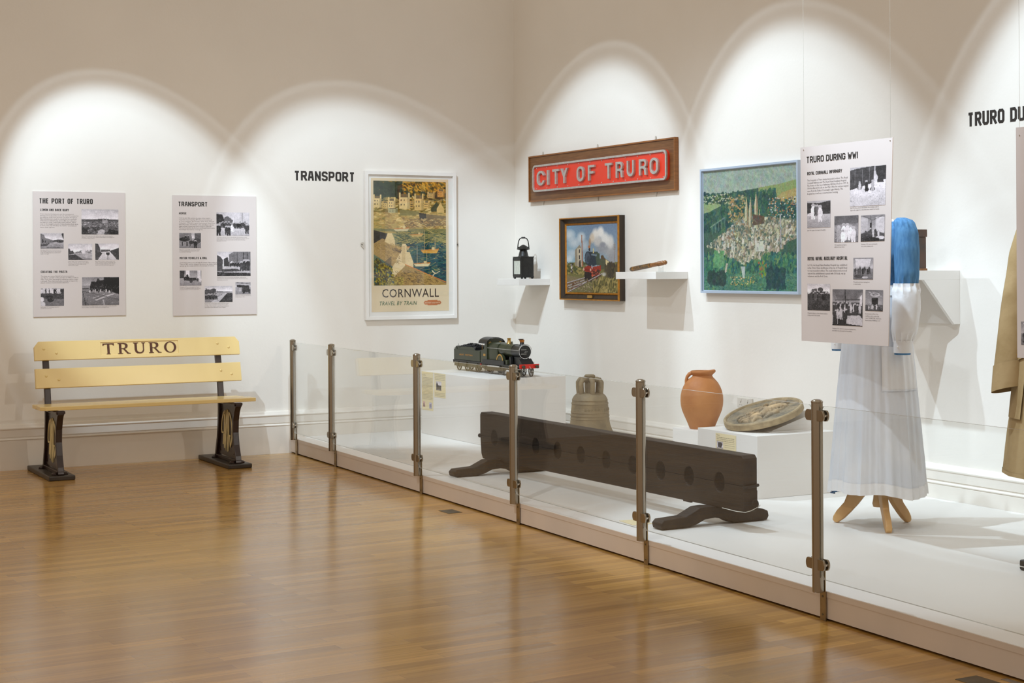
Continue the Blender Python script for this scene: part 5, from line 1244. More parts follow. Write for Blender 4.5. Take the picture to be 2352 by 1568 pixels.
# ------------------------------------------------------------------ bronze bell
bl = thing('church_bell', 'weathered bronze church bell with looped crown standing behind the stocks', 'bell', (5.07, 8.40, .1705))
k = .000275
pr = [(646, 1700), (640, 1670), (600, 1600), (556, 1520), (520, 1430), (492, 1360), (466, 1290), (450, 1210), (443, 1160), (452, 1146), (443, 1132), (437, 1095), (448, 1080), (448, 1066), (437, 1052), (434, 1016), (444, 1002), (436, 986), (424, 900), (416, 824), (428, 806), (426, 796), (412, 782), (404, 740), (412, 726), (404, 712), (390, 680), (360, 632), (320, 596), (280, 578), (240, 572), (4, 570)]
MB().lathe([(r * k * .985, (1700 - u) * k) for r, u in pr], 64, cap1=False).build('bell_body', M_bell, bl, True)
cr = MB().lathe([(.030, .305), (.026, .34), (.025, .395), (.031, .400), (.034, .410), (.033, .418), (.026, .424), (.001, .425)], 24)
cr.build('crown_block', M_bell, bl, True)
for i in range(6):
    a = i * pi / 3 + .22; c, s_ = cos(a), sin(a)
    pts = [(.068 * c, .068 * s_, .300), (.073 * c, .073 * s_, .345), (.074 * c, .074 * s_, .375), (.062 * c, .062 * s_, .392), (.040 * c, .040 * s_, .394), (.024 * c, .024 * s_, .386)]
    MB().tube(pts, .0160, 10).build('crown_loop', M_bell, bl, True)
for s, a0 in (('GLORY', -130), ('1616', -62)):      # worn raised inscription
    mb = MB()
    for i, ch in enumerate('SONOR' if s == 'GLORY' else 'ECHO'):
        m = block(ch, .016, t=1.3, depth=.0012); a = radians(a0 + i * 10.5 - 8); R_ = .1172
        mb.add([tuple(Vector((R_ * cos(a), R_ * sin(a), .205)) + Vector((-sin(a), cos(a), 0)) * p[0] + Vector((cos(a), sin(a), 0)) * (-p[1]) + Vector((0, 0, p[2]))) for p in m.v], m.f)
    mb.build('inscription', M_bell, bl)

# ------------------------------------------------------------------ terracotta jug
jg = thing('terracotta_jug', 'large round bodied terracotta jug with a side handle and pinched lip', 'jug', (5.257, 7.47, .3303))
k = .332 / 1260
pr = [(4, 1410), (262, 1410), (270, 1400), (300, 1320), (352, 1200), (400, 1090), (436, 1000), (456, 900), (464, 800), (458, 690), (438, 590), (402, 500), (352, 410), (286, 336), (228, 300), (204, 280), (198, 262), (206, 244), (226, 222), (240, 196), (240, 176), (234, 158), (220, 152), (208, 160), (200, 200), (178, 262), (176, 290), (250, 380), (380, 560), (420, 800), (380, 1050), (240, 1360), (4, 1370)]
body = MB().lathe([(r * k, (1410 - u) * k) for r, u in pr], 56)
def lip(p):     # pull the rim out into a spout on the right
    z = p[2]; a = atan2(p[1], p[0]); d = (a + radians(30) + pi) % (2 * pi) - pi
    if z > .285 and hypot_(p) > .04: f_ = 1 + .26 * math.exp(-(d / .42) ** 2) * min(1, (z - .285) / .025); return (p[0] * f_, p[1] * f_, z + .006 * math.exp(-(d / .5) ** 2) * min(1, (z - .285) / .025))
    return p
def hypot_(p): return sqrt(p[0] ** 2 + p[1] ** 2)
body.xf(lip).build('jug_body', M_terra, jg, True)
da = radians(150)
pts = []
for r_, z in ((.056, .318), (.070, .312), (.083, .296), (.088, .276), (.088, .255), (.092, .240)): pts.append((r_ * cos(da), r_ * sin(da), z))
MB().tube(pts, [.012, .011, .0095, .009, .0095, .012], 12).build('handle', M_terra, jg, True)

# ------------------------------------------------------------------ carved roundel leaning on a white wedge
rd = thing('stone_roundel', 'round carved stone relief tilted back on a white wedge', 'relief', (5.012, 6.567, .417 + .209 * sin(.297) + .0008))
rd.rotation_euler = (0, -.297, 0)
R_ = .2085
prf = [(.001, 0), (R_ - .004, 0), (R_, .004), (R_, .030), (R_ - .004, .035), (R_ - .012, .035), (R_ - .016, .030), (R_ - .018, .026)]
MB().lathe(prf, 72, cap1=False).build('rim', M_stone, rd, True)
N_ = 150
yy, xx_ = np.mgrid[0:N_, 0:N_]; u = (xx_ / (N_ - 1) - .5) * 2; v = (yy / (N_ - 1) - .5) * 2
FA = Art(N_, N_, (118, 116, 106), 77)
hgt = np.zeros((N_, N_))
def bump(cx, cy, rx, ry, ang, h):
    global hgt
    c, s_ = cos(ang), sin(ang); a = (u - cx) * c + (v - cy) * s_; b = -(u - cx) * s_ + (v - cy) * c
    d = (a / rx) ** 2 + (b / ry) ** 2; hgt = np.maximum(hgt, h * np.sqrt(np.clip(1 - d, 0, 1)))
rg = np.random.default_rng(5)
for args in ((.28, .05, .34, .15, .3, .020), (.52, -.16, .18, .09, .9, .018), (-.02, .12, .22, .13, -.2, .020), (-.30, .10, .16, .12, .4, .019), (-.44, .26, .22, .07, -.5, .014), (-.46, -.08, .2, .07, .3, .014), (.10, -.16, .26, .07, .2, .014), (-.62, .05, .14, .05, .9, .012), (.1, .34, .30, .06, .15, .012), (-.14, .42, .24, .06, -.2, .012), (.50, .22, .12, .07, 1.2, .014), (.66, .02, .10, .07, 0, .012), (.05, -.42, .3, .05, .1, .010), (-.2, -.32, .2, .06, -.4, .012)): bump(*args)
for i in range(150):
    a = rg.uniform(0, 2 * pi); q = rg.uniform(.1, .8); bump(q * cos(a) * .95, q * sin(a) * .6, rg.uniform(.03, .10), rg.uniform(.018, .045), rg.uniform(0, pi), rg.uniform(.006, .019))
hgt += FA.noise(5, 5, .0012) + FA.noise(2, 2, .0006)
inside = (u ** 2 + v ** 2) < .925 ** 2
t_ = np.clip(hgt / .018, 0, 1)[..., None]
base = np.array([128, 118, 100]) * (1 - t_) + np.array([184, 160, 126]) * t_  # tone follows carving height: low ground darker, raised parts lighter
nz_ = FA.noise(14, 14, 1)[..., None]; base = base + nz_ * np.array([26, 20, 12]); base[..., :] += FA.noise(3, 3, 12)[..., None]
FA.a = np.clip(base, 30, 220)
idx = -np.ones((N_, N_), int); vs = []; cols = []
for j in range(N_):
    for i in range(N_):
        if inside[j, i]: idx[j, i] = len(vs); vs.append((u[j, i] * R_, -v[j, i] * R_, .026 + hgt[j, i])); cols.append(FA.a[j, i])
fs = [(idx[j + 1, i], idx[j + 1, i + 1], idx[j, i + 1], idx[j, i]) for j in range(N_ - 1) for i in range(N_ - 1) if min(idx[j + 1, i], idx[j + 1, i + 1], idx[j, i + 1], idx[j, i]) >= 0]
me = bpy.data.meshes.new('carved_face'); me.from_pydata(vs, [], [tuple(int(q) for q in f) for f in fs])
at = me.color_attributes.new('Col', 'FLOAT_COLOR', 'POINT'); cc = np.array(cols) / 255; cc = np.where(cc <= .04045, cc / 12.92, ((cc + .055) / 1.055) ** 2.4)
at.data.foreach_set('color', np.concatenate([cc, np.ones((len(cc), 1))], 1).ravel().astype(np.float32))
link('carved_face', me, M_relief, rd, True)
wg = thing('display_wedge', 'white wedge block propping up the round stone relief', 'wedge', (0, 0, .4173))
MB().prism([(4.945, .004), (5.235, .004), (5.235, .089), (4.945, .0065)], 'y', 6.42, 6.74).build('wedge_block', M_white, wg)
MB().box(4.93, 5.245, 6.40, 6.76, 0, .004).build('wedge_base', M_white, wg)

# ------------------------------------------------------------------ wooden stocks
sk = thing('wooden_stocks', 'long dark oak stocks with nine leg holes standing on two scrolled feet', 'stocks')
XA, XB = 4.130, 4.205
holes = [7.885, 7.648, 7.408, 7.172, 6.935, 6.690, 6.448, 6.207, 5.975, 5.739]
def halves(z0, z1, hy, top):
    """plank outline in (y, z) with half holes along its joint edge"""
    ze = z1 if not top else z0
    pts = []
    ys = sorted(hy, reverse=True)
    ya, yb = 8.055, 5.566
    pts.append((ya, ze))
    for h in ys:
        r = .041
        pts += [(h + r * cos(radians(a)), ze + (1 if top else -1) * r * 1.08 * sin(radians(a))) for a in range(0, 181, 20)]
    pts.append((yb, ze))
    if top: pts += [(yb, z1 - .012), (yb + .012, z1), (ya - .012, z1), (ya, z1 - .012)]
    else: pts += [(yb, z0 + .004), (yb + .004, z0), (5.80, z0), (7.83, z0 - .012), (ya - .03, z0 - .016), (ya - .012, z0 + .01)]
    return pts
up = shape([halves(.3045, .432, holes, True)], XB - XA - .006, .003)
lo = shape([halves(.190, .2985, holes, False)], XB - XA - .004, .002)
for m, nm in ((up, 'upper_beam'), (lo, 'lower_beam')):
    m.xf(lambda p: ((XA + XB) / 2 + p[1], p[0], p[2])); m.build(nm, M_stock, sk)
foot = [(3.845, .003), (3.990, .003), (4.03, .012), (4.075, .030), (4.13, .034), (4.185, .024), (4.22, .006), (4.28, .002), (4.415, .002), (4.425, .020), (4.420, .044), (4.39, .055), (4.32, .058), (4.24, .078), (4.09, .086), (4.045, .084), (4.005, .066), (3.97, .050), (3.90, .046), (3.855, .044), (3.838, .028)]
for yc, s in ((5.805, 1), (7.840, 1)):
    MB().prism([(x, PZ + z) for x, z in foot], 'y', yc - .038, yc + .038).build('scroll_foot', M_stock, sk, bevel=.006, seg=3)
MB().tube([(XA - .001, 5.562, .296), (XA + .02, 5.556, .298), (XB - .02, 5.556, .301), (XB + .004, 5.562, .303)], .007, 10).build('iron_strap', M_iron, sk, True)
MB().box(XA + .004, XB + .002, 5.5645, 5.5665, .200, .28).build('iron_plate', M_iron, sk, bevel=.0005)
hp = MB().tube([(XB - .02, 5.553, .255 + .012 * s_) if False else (XB - .022 + .016 * cos(t_), 5.553 - .003, .222 + .020 * sin(t_)) for t_ in [radians(a) for a in range(-80, 200, 20)]], .0035, 8).build('iron_hasp', M_iron, sk, True)
MB().ball((XA - .003, 8.058, .300), (.010, .010, .012), 10, 6).build('end_stud', M_iron, sk, True)
MB().box(XA - .001, XA + .01, 5.96, 6.02, .182, .1895).build('foot_tenon', M_stock, sk)
ct = MB().tube([(XA - .012, 5.70, .193), (XA - .008, 5.60, .190), (XA + .005, 5.555, .191), (XA + .03, 5.548, .197), (XB, 5.549, .212), (XB + .012, 5.56, .215)], .0028, 8, flat=.5)
o = ct.build('cable_tie', M_tie, None, True); tag(o, 'white nylon cable tie looped round the near end of the stocks', 'cable tie')

# ------------------------------------------------------------------ model steam locomotive (local +x = forwards, -y = near side)
lo_ = thing('model_locomotive', 'dark green model steam locomotive with coal tender on the large white plinth', 'model locomotive', (5.003, 9.55, .5413), -pi / 2)


def wheel(x, y, r, n_sp, name, parent):
    mb = MB(); s_ = -1 if y < 0 else 1
    rim = [[(x + q * cos(2 * pi * j / 28), y + yy, r + q * sin(2 * pi * j / 28)) for j in range(28)] for q, yy in ((r * .84, -.003), (r, -.003), (r, .003), (r * .84, .003))]
    mb.loft(rim + [rim[0]], False, False)
    for i in range(n_sp):
        a = 2 * pi * i / n_sp; mb.obox((x + .45 * r * cos(a), y, r + .45 * r * sin(a)), (.42 * r * cos(a), 0, .42 * r * sin(a)), (-.0016 * sin(a), 0, .0016 * cos(a)), (0, .0014, 0))
    mb.cyl((x, y - .005, r), (x, y + .005, r), r * .16, 12)
    return mb.build(name, M_wheelm, parent, True)


for x in (-.430, -.303, -.143):
    for y in (-.048, .048): wheel(x, y, .039, 10, 'tender_wheel', lo_)
for x in (.030, .190):
    for y in (-.044, .044): wheel(x, y, .064, 16, 'driving_wheel', lo_)
for x in (.362, .470):
    for y in (-.044, .044): wheel(x, y, .036, 10, 'bogie_wheel', lo_)
# tender
td = MB().box(-.485, -.082, -.064, .064, .075, .150)
tank = td.build('tender_tank', M_green, lo_, bevel=.003)
for y in (-.064, .062):
    MB().prism([(-.470, .150), (-.452, .168), (-.200, .172), (-.165, .158), (-.150, .150)], 'y', y, y + .002).build('coal_rail', M_green, tank)
MB().box(-.462, -.455, -.06, .06, .150, .170).build('coal_rail', M_green, tank)
rc = random.Random(4); mb = MB()
for i in range(100):
    x = rc.uniform(-.44, -.17); y = rc.uniform(-.052, .052); h = .152 + .030 * max(0, 1 - ((x + .31) / .15) ** 2) * (1 - (y / .07) ** 2)
    r = rc.uniform(.006, .012); a = rc.uniform(0, 3); mb.obox((x, y, h), (r * cos(a), r * sin(a), r * .4), (-r * sin(a), r * cos(a), 0), (0, -r * .3, r * .7))
o = mb.build('coal_load', M_coal, tank); o['kind'] = 'stuff'
MB().box(-.150, -.088, -.055, .055, .150, .152).box(-.165, -.160, -.055, .055, .14, .172).build('coal_bulkhead', M_lblack, tank)
m = text('GREAT  WESTERN', 1, res=1, space=1.1); fit_to(m, -.400, -.195, .108, .119, -.0645).build('gilt_lettering', M_orange, tank)
MB().box(-.492, -.078, -.068, .068, .066, .075).build('tender_footplate', M_lblack, lo_, bevel=.001)
mb = MB()
for y in (-.060, .056): mb.box(-.485, -.085, y, y + .004, .032, .066)
fr = mb.build('tender_frame', M_lgrey, lo_)
for x in (-.430, -.303, -.143):
    MB().box(x - .013, x + .013, -.067, -.060, .030, .056).box(x - .022, x + .022, -.066, -.061, .056, .064).build('axlebox', M_lgrey, fr, bevel=.002)
MB().box(-.500, -.492, -.062, .062, .052, .074).build('rear_beam', M_lgrey, lo_)
for y in (-.045, .045): MB().lathe([(.004, 0), (.004, .012), (.009, .014), (.009, .017), (.001, .018)], 14).xf(lambda p: (-.500 - p[2], y + p[0], .062 + p[1])).build('rear_buffer', M_lgrey, lo_, True)
for y in (-.052, .052): MB().tube([(-.492, y, .078), (-.504, y, .090), (-.505, y, .150), (-.500, y, .158), (-.480, y, .158)], .0014, 6).build('rear_handrail', M_alu, lo_, True)
MB().cyl((-.48, -.03, .15), (-.48, -.03, .185), .003, 8).box(-.485, -.475, -.04, -.02, .168, .172).build('filler_handle', M_alu, lo_)
# running plate and frames
MB().box(-.078, .530, -.068, .068, .066, .075).build('running_plate', M_lblack, lo_, bevel=.001)
for y in (-.058, .054): MB().prism([(-.070, .066), (-.070, .040), (-.02, .026), (.27, .026), (.30, .044), (.40, .052), (.40, .066)], 'y', y, y + .004).build('outside_frame', M_lgrey, lo_)
mb = MB()
for x in (.030, .190): mb.cyl((x, -.066, .064), (x, -.058, .064), .011, 14).obox((x + .010, -.064, .060), (.018, 0, -.008), (.002, 0, .006), (0, .002, 0))
mb.build('crank', M_wheelm, lo_, bevel=.0005)
MB().obox((.120, -.0675, .056), (.082, 0, 0), (0, .0015, 0), (0, 0, .0045)).build('coupling_rod', M_alu, lo_)
for x in (.0, .27): MB().box(x - .012, x + .012, -.067, -.063, .014, .020).box(x - .002, x + .002, -.066, -.064, .02, .066).build('footstep', M_lblack, lo_)
MB().prism([(.345, .018), (.49, .018), (.505, .045), (.44, .062), (.38, .062), (.33, .045)], 'y', -.050, -.047).build('bogie_frame', M_lgrey, lo_)
# valance boxes over the outside frames
MB().box(-.040, .280, -.0685, -.058, .074, .098).box(-.040, .280, .058, .0685, .074, .098).build('raised_footplate', M_lblack, lo_, bevel=.001)
# splashers with brass name arch
for y0_, y1_ in ((-.060, -.040), (.040, .060)):
    for x, rr_ in ((.205, .050),):
        MB().prism([(x + rr_ * cos(radians(a)), .090 + rr_ * sin(radians(a))) for a in range(0, 181, 12)], 'y', y0_, y1_).build('splasher', M_green, lo_, bevel=.001)
am = shape([[(.205 + .052 * cos(radians(a)), .090 + .052 * sin(radians(a))) for a in range(12, 169, 12)] + [(.205 + .041 * cos(radians(a)), .090 + .041 * sin(radians(a))) for a in range(168, 11, -12)]], .002)
shift(am, 0, -.0615, 0).build('name_arch', M_brass, lo_)
MB().box(.285, .315, -.06, -.03, .075, .105).build('sandbox', M_green, lo_, bevel=.002)
# boiler barrel, firebox and smokebox
def xrings(prof, cz, n=36, y=0): return [[(x, y + r * cos(2 * pi * j / n), cz + dz + r * sin(2 * pi * j / n)) for j in range(n)] for x, r, dz in prof]
MB().loft(xrings([(.150, .0480, .004), (.300, .0450, .001), (.345, .0440, 0)], .164)).build('boiler_barrel', M_green, lo_, True)
for x in (.200, .262, .343): MB().loft(xrings([(x, .0472 if x < .25 else .0458, .002), (x + .004, .0472 if x < .25 else .0458, .002)], .164)).build('boiler_band', M_lblack, lo_, True)
MB().loft(xrings([(.347, .0455, 0), (.455, .0455, 0), (.462, .0475, 0), (.468, .0475, 0)], .164)).build('smokebox', M_lblack, lo_, True)
sd = MB().loft(xrings([(.468, .0400, 0), (.473, .0385, 0), (.477, .030, 0), (.478, .004, 0)], .164)).build('smokebox_door', M_lblack, lo_, True)
rr2 = [[(x, r * cos(2 * pi * j / 36), .164 + r * sin(2 * pi * j / 36)) for j in range(36)] for x, r in ((.468, .0455), (.471, .0455), (.471, .0435), (.468, .0435))]
MB().loft(rr2 + [rr2[0]], False, False).build('door_ring', M_chrome, sd, True)
for dz in (-.014, .014): MB().box(.476, .479, -.034, .006, .163 + dz, .166 + dz).build('door_strap', M_alu, sd)
MB().cyl((.477, 0, .164), (.486, 0, .164), .003, 8).obox((.485, 0, .164), (.001, 0, 0), (0, .012, .002), (0, 0, .0012)).build('door_handle', M_alu, sd)
fbx = [(-.052, .075), (.052, .075), (.055, .13), (.055, .185), (.045, .208), (.020, .215), (-.020, .215), (-.045, .208), (-.055, .185), (-.055, .13)]
MB().loft([[(x, a * s_, (b - .164) * s_ + .164) for a, b in fbx] for x, s_ in ((.020, 1.), (.140, .985), (.152, .93))]).build('firebox', M_green, lo_, True)
MB().prism([(.36, .075), (.47, .075), (.47, .13), (.36, .13)], 'y', -.028, .028).build('saddle', M_lblack, lo_)
MB().prism([(.470, .120), (.470, .075), (.524, .075), (.520, .082)], 'y', -.045, .045).build('front_apron', M_lblack, lo_)
for y in (-.048, .030): MB().prism([(.335 + .018 * cos(radians(a)), .075 + .055 * sin(radians(a))) for a in range(0, 181, 15)], 'y', y, y + .018).build('steam_pipe_cover', M_lblack, lo_)
# chimney, valve cover, dome-less brasswork
ch = MB().lathe([(.026, .200), (.019, .206), (.0145, .215), (.0138, .232)], 24, (.424, 0, 0)).build('chimney', M_lblack, lo_, True)
MB().lathe([(.0142, .226), (.0150, .229), (.0168, .240), (.0172, .2425)], 24, (.424, 0, 0)).build('copper_cap', M_copper, ch, True)
MB().lathe([(.0165, .2425), (.0182, .2435), (.0182, .2465), (.012, .2470), (.011, .232)], 24, (.408, 0, 0), cap1=False).build('chimney_lip', M_lblack, ch, True)
MB().lathe([(.024, .206), (.018, .210), (.0135, .218), (.0115, .232), (.0118, .240), (.0135, .244), (.0135, .247), (.010, .248), (.009, .238)], 24, (.225, 0, 0)).build('safety_valve_bonnet', M_brass, lo_, True)
MB().ball((.232, .018, .214), (.008, .006, .012), 10, 6).build('top_feed', M_green, lo_, True)
# cab with arched roof
cb = MB()
for y in (-.064, .061): cb.prism([(-.070, .075), (.022, .075), (.022, .205), (.006, .210), (-.014, .196), (-.022, .168), (-.044, .158), (-.070, .158)], 'y', y, y + .003)
cab = cb.build('cab_side', M_green, lo_, bevel=.0006)
MB().prism([(-.061, .075), (.061, .075), (.061, .205)] + [(.061 * cos(radians(a)), .205 + .034 * sin(radians(a))) for a in range(0, 181, 15)] + [(-.061, .205)], 'x', .018, .022).build('cab_front', M_green, lo_)
for y in (-.038, .038):
    MB().cyl((.0225, y, .205), (.0235, y, .205), .012, 16).build('spectacle_window', M_brass, lo_, True)
rf = [[(x, .071 * cos(radians(a)), .206 + .040 * sin(radians(a)) + dz) for a in range(0, 181, 10)] for x, dz in ((-.090, 0), (.034, 0))]
rf2 = [[(x, .069 * cos(radians(a)), .203 + .039 * sin(radians(a))) for a in range(0, 181, 10)] for x in (.034, -.090)]
MB().loft(rf + rf2 + [rf[0]], False, False, closed=False).build('cab_roof', M_lblack, lo_, True)
MB().box(-.030, .002, -.0652, -.064, .118, .134).build('number_plate', M_brass, lo_)
fit_to(text('3717', 1, res=1), -.026, -.002, .121, .131, -.0655).build('cab_number', M_orange, lo_)
MB().cyl((-.045, -.0655, .16), (-.045, -.0655, .20), .0014, 8).build('cab_pillar', M_brass, lo_, True)
# handrail along the boiler and round the smokebox
hr = [(.020, -.060, .176), (.14, -.058, .176), (.34, -.0505, .174), (.45, -.050, .174), (.470, -.0495, .174)] + [(.474, -.0495 * cos(radians(a)), .165 + .0495 * sin(radians(a))) for a in range(20, 161, 14)] + [(.470, .0495, .174)]
MB().tube(hr, .0014, 6).build('boiler_handrail', M_alu, lo_, True)
# front beam
MB().box(.528, .536, -.072, .072, .058, .086).build('buffer_beam', M_lred, lo_, bevel=.001)
for y in (-.050, .050):
    MB().lathe([(.0085, 0), (.0065, .004), (.006, .014), (.011, .016), (.0115, .019), (.001, .021)], 18).xf(lambda p: (.536 + p[2], y + p[0], .070 + p[1])).build('front_buffer', M_lgrey, lo_, True)
MB().tube([(.537, 0, .070), (.546, 0, .066), (.547, 0, .056), (.541, 0, .050)], .002, 8).build('coupling_hook', M_alu, lo_, True)
MB().tube([(.537, .02, .060), (.545, .02, .040), (.540, .02, .020), (.538, .02, .035)], .003, 8).build('vacuum_pipe', M_lgrey, lo_, True)
MB().cyl((.532, .035, .086), (.532, .035, .102), .0025, 8).build('lamp_iron', M_alu, lo_, True)
MB().obox((-.079, -.058, .064), (.004, 0, 0), (0, .004, 0), (0, 0, .010)).build('tender_pipe', M_lred, lo_)
MB().box(.470, .520, -.050, -.046, .004, .045).build('guard_iron', M_lgrey, lo_)

done = set()
for o in lo_.children_recursive:          # shorten the front end slightly
    if o.data and o.data.name not in done:
        done.add(o.data.name)
        for v in o.data.vertices:
            if v.co.x > .2: v.co.x = .2 + (v.co.x - .2) * .90

# ------------------------------------------------------------------ nurse uniform on its stand
CX, CY = 4.740, 5.395


def smooth(t): return t * t * (3 - 2 * t)


def lerp_tab(tab, z):
    for (z0, *a), (z1, *b) in zip(tab, tab[1:]):
        if (z0 >= z >= z1) or (z0 <= z <= z1):
            t = (z - z0) / (z1 - z0) if z1 != z0 else 0
            return [p + (q - p) * t for p, q in zip(a, b)]
    return tab[0][1:] if abs(z - tab[0][0]) < abs(z - tab[-1][0]) else tab[-1][1:]


ds = thing('dress_stand', 'turned beech dress stand with curved tripod legs under the nurse uniform', 'dress stand', (CX, CY, PZ))
MB().lathe([(.022, .085), (.026, .10), (.022, .12), (.018, .16), (.018, 1.05), (.02, 1.1)], 20).build('stand_pole', M_beech, ds, True)
prof = [(.020, .16), (.046, .158), (.062, .125), (.088, .090), (.123, .050), (.150, .022), (.178, .001), (.192, .002), (.200, .014), (.197, .030), (.182, .055), (.148, .095), (.128, .145), (.118, .20), (.020, .21)]
leg0 = None
for wx, wy in ((4.638, 5.577), (4.640, 5.211), (4.932, 5.405)):
    a = atan2(wy - CY, wx - CX)
    if leg0 is None:
        leg0 = MB().prism(prof, 'y', -.014, .014).build('tripod_leg', M_beech, ds, bevel=.006, seg=3); g_ = leg0
    else:
        g_ = leg0.copy(); COL.objects.link(g_); g_.parent = ds
    g_.rotation_euler = (0, 0, a)
    s_ = (Vector((wx - CX, wy - CY)).length) / .200; g_.scale = (s_, 1, 1)

un = thing('nurse_uniform', 'blue nurse dress with white apron and white oversleeves on a beech stand', 'uniform', (CX, CY, 0))
SK = [(1.185, .112, .105), (1.12, .135, .125), (1.0, .152, .140), (.80, .172, .158), (.55, .196, .180), (.25, .222, .205)]
FO = [(7, .9, .45), (13, 2.1, .85), (19, .4, .65), (5, 1.7, .35), (29, 3.0, .45)]


def skirt_pt(th, z, off=0.):
    """th: world angle about the stand; folds deepen towards the hem"""
    ry, rx = lerp_tab(SK, z); d = max(0, (1.16 - z)) / .9
    f = sum(a * (1 - 2 * abs(sin((n * th + p + .2 * sin(z * 4 + n)) / 2)) ** 1.0) for n, p, a in FO)
    crumple = .0012 * sin(th * 31 + z * 27) * sin(z * 19 + th * 9)
    r = 1 + .038 * d * f
    return (cos(th) * (rx * r + off + crumple * d), sin(th) * (ry * r + off + crumple * d), z)


def skirt(name, m, z0, z1, t0, t1, off, nt=260, nz=70, closed=True, hem=None, full=False):
    rings = []
    for i in range(nz + 1):
        z = z0 + (z1 - z0) * i / nz
        ths = [t0 + (t1 - t0) * j / (nt if closed else nt - 1) for j in range(nt)]
        rings.append([skirt_pt(t, (z + (hem(t) if hem else 0) * (1 if full else i / nz)), off) for t in ths])
    return MB().loft(rings, False, False, closed).build(name, m, un, True)


hemf = lambda t: .010 * sin(t * 2 + .8) + .006 * sin(5 * t)
skirt('apron_skirt', M_apron, 1.175, .305, 0, 2 * pi, 0, hem=hemf)
skirt('hem_band', M_apron2, .308, .258, 0, 2 * pi, .0015, nz=5, hem=hemf, full=True)
skirt('blue_underskirt', M_blue, .60, .272, 0, 2 * pi, -.012, nz=16, hem=lambda t: .012 * sin(t * 2 + .8) - .024 * math.exp(-((t - 2.42) / .5) ** 2))
vd = radians(228.7)
skirt('apron_pocket', M_apron2, .905, .715, vd + radians(4), vd + radians(70), .004, 60, 16, False)
skirt('pocket_seam', M_apron, .720, .713, vd + radians(4), vd + radians(70), .0048, 60, 1, False)
skirt('waistband', M_apron2, 1.195, 1.125, 0, 2 * pi, .004, nz=6)
# bodice
BT = [(1.46, .055, .050, -.0), (1.445, .110, .060, 0), (1.42, .168, .078, 0), (1.38, .182, .092, 0), (1.30, .170, .105, -.01), (1.22, .136, .104, -.006), (1.15, .114, .104, 0)]
rings = []
for i in range(31):
    z = 1.46 - .31 * i / 30; ry, rx, ox = lerp_tab(BT, z)
    rings.append([(cos(t) * rx * (1 + .02 * sin(9 * t + z * 20)) + ox, sin(t) * ry * (1 + .012 * sin(13 * t)), z) for t in [2 * pi * j / 60 for j in range(60)]])
MB().loft(rings, True, True).build('bodice', M_blue, un, True)
MB().lathe([(.062, 1.445), (.064, 1.452), (.058, 1.475), (.050, 1.492), (.046, 1.496), (.04, 1.500), (.001, 1.502)], 30).xf(lambda p: (p[0], p[1] * 1.15, p[2])).build('white_collar', M_apron2, un, True)
for s_ in (-1, 1):
    MB().tube([(.085, s_ * .06, 1.17), (.098, s_ * .08, 1.30), (.06, s_ * .10, 1.425), (0, s_ * .088, 1.452), (-.06, s_ * .085, 1.432), (-.105, s_ * .07, 1.32), (-.11, s_ * .06, 1.19)], [.022] * 7, 10, flat=.25).build('apron_strap', M_apron2, un, True)
MB().prism([(-.08, 1.17), (.08, 1.17), (.10, 1.36), (-.10, 1.36)], 'x', -.122, -.116).build('apron_bib', M_apron2, un)


def sleeve_set(s_):
    """s_ = -1: near arm (world -y), +1: far arm"""
    def path(tab, m, name, gather=0, n=40, pk=0., cap=True, fall=0., parent=un):
        rings = []
        K = 26
        for i in range(K + 1):
            q = tab[0][0] + (tab[-1][0] - tab[0][0]) * i / K
            y, x, ry, rx = lerp_tab(tab, q); e = (1 - min(1, min(i, K - i) / (K * .22))) * gather
            rings.append([(x + cos(t) * rx * (1 + pk * sin(5 * t + q * 17) + pk * .5 * sin(3 * t - q * 55 + sin(q * 30)) + e * .13 * sin(12 * t)), s_ * (y) + sin(t) * ry * (1 + pk * sin(4 * t + q * 13) + pk * .5 * sin(2 * t + q * 61) + e * .13 * sin(12 * t + 1)), q + fall * cos(t)) for t in [2 * pi * j / n for j in range(n)]])
        return MB().loft(rings, cap, cap).build(name, m, parent, True)
    up = path([(1.462, .155, .002, .018, .014), (1.456, .165, .002, .036, .032), (1.44, .174, .002, .044, .042), (1.40, .188, 0, .050, .050), (1.33, .197, -.005, .052, .054), (1.22, .202, -.008, .051, .054), (1.168, .200, -.010, .044, .048)], M_blue, 'blue_sleeve', .8, pk=.03)
    for i in range(5): pass
    path([(1.178, .200, -.010, .048, .052), (1.165, .200, -.010, .050, .052), (1.15, .202, -.012, .058, .060), (1.06, .206, -.020, .060, .062), (.98, .206, -.028, .054, .058), (.945, .205, -.032, .044, .046), (.925, .205, -.034, .038, .040)], M_apron2, 'white_oversleeve', 1.2, pk=.035)
    cf = path([(.932, .205, -.034, .041, .042), (.880, .206, -.040, .038, .038)], M_apron2, 'white_cuff', 0)
    path([(.890, .206, -.040, .035, .035), (.872, .206, -.041, .034, .034)], M_blue, 'blue_cuff_edge', 0, parent=cf)
    MB().ball((-.075, s_ * .206 - .010, .905), (.0045, .0045, .0045), 10, 6).build('cuff_button', M_mount, cf, True)


sleeve_set(-1); sleeve_set(1)

# ------------------------------------------------------------------ khaki coat at the right edge
KX, KY = 4.76, 4.345
ct_ = thing('khaki_coat', 'long khaki buttoned coat at the right edge behind the second hanging panel', 'coat', (KX, KY, 0))
CT = [(1.46, .07, .055), (1.44, .14, .075), (1.41, .195, .095), (1.30, .205, .115), (1.10, .190, .120), (1.02, .190, .122), (.80, .225, .150), (.60, .255, .170), (.437, .278, .185)]


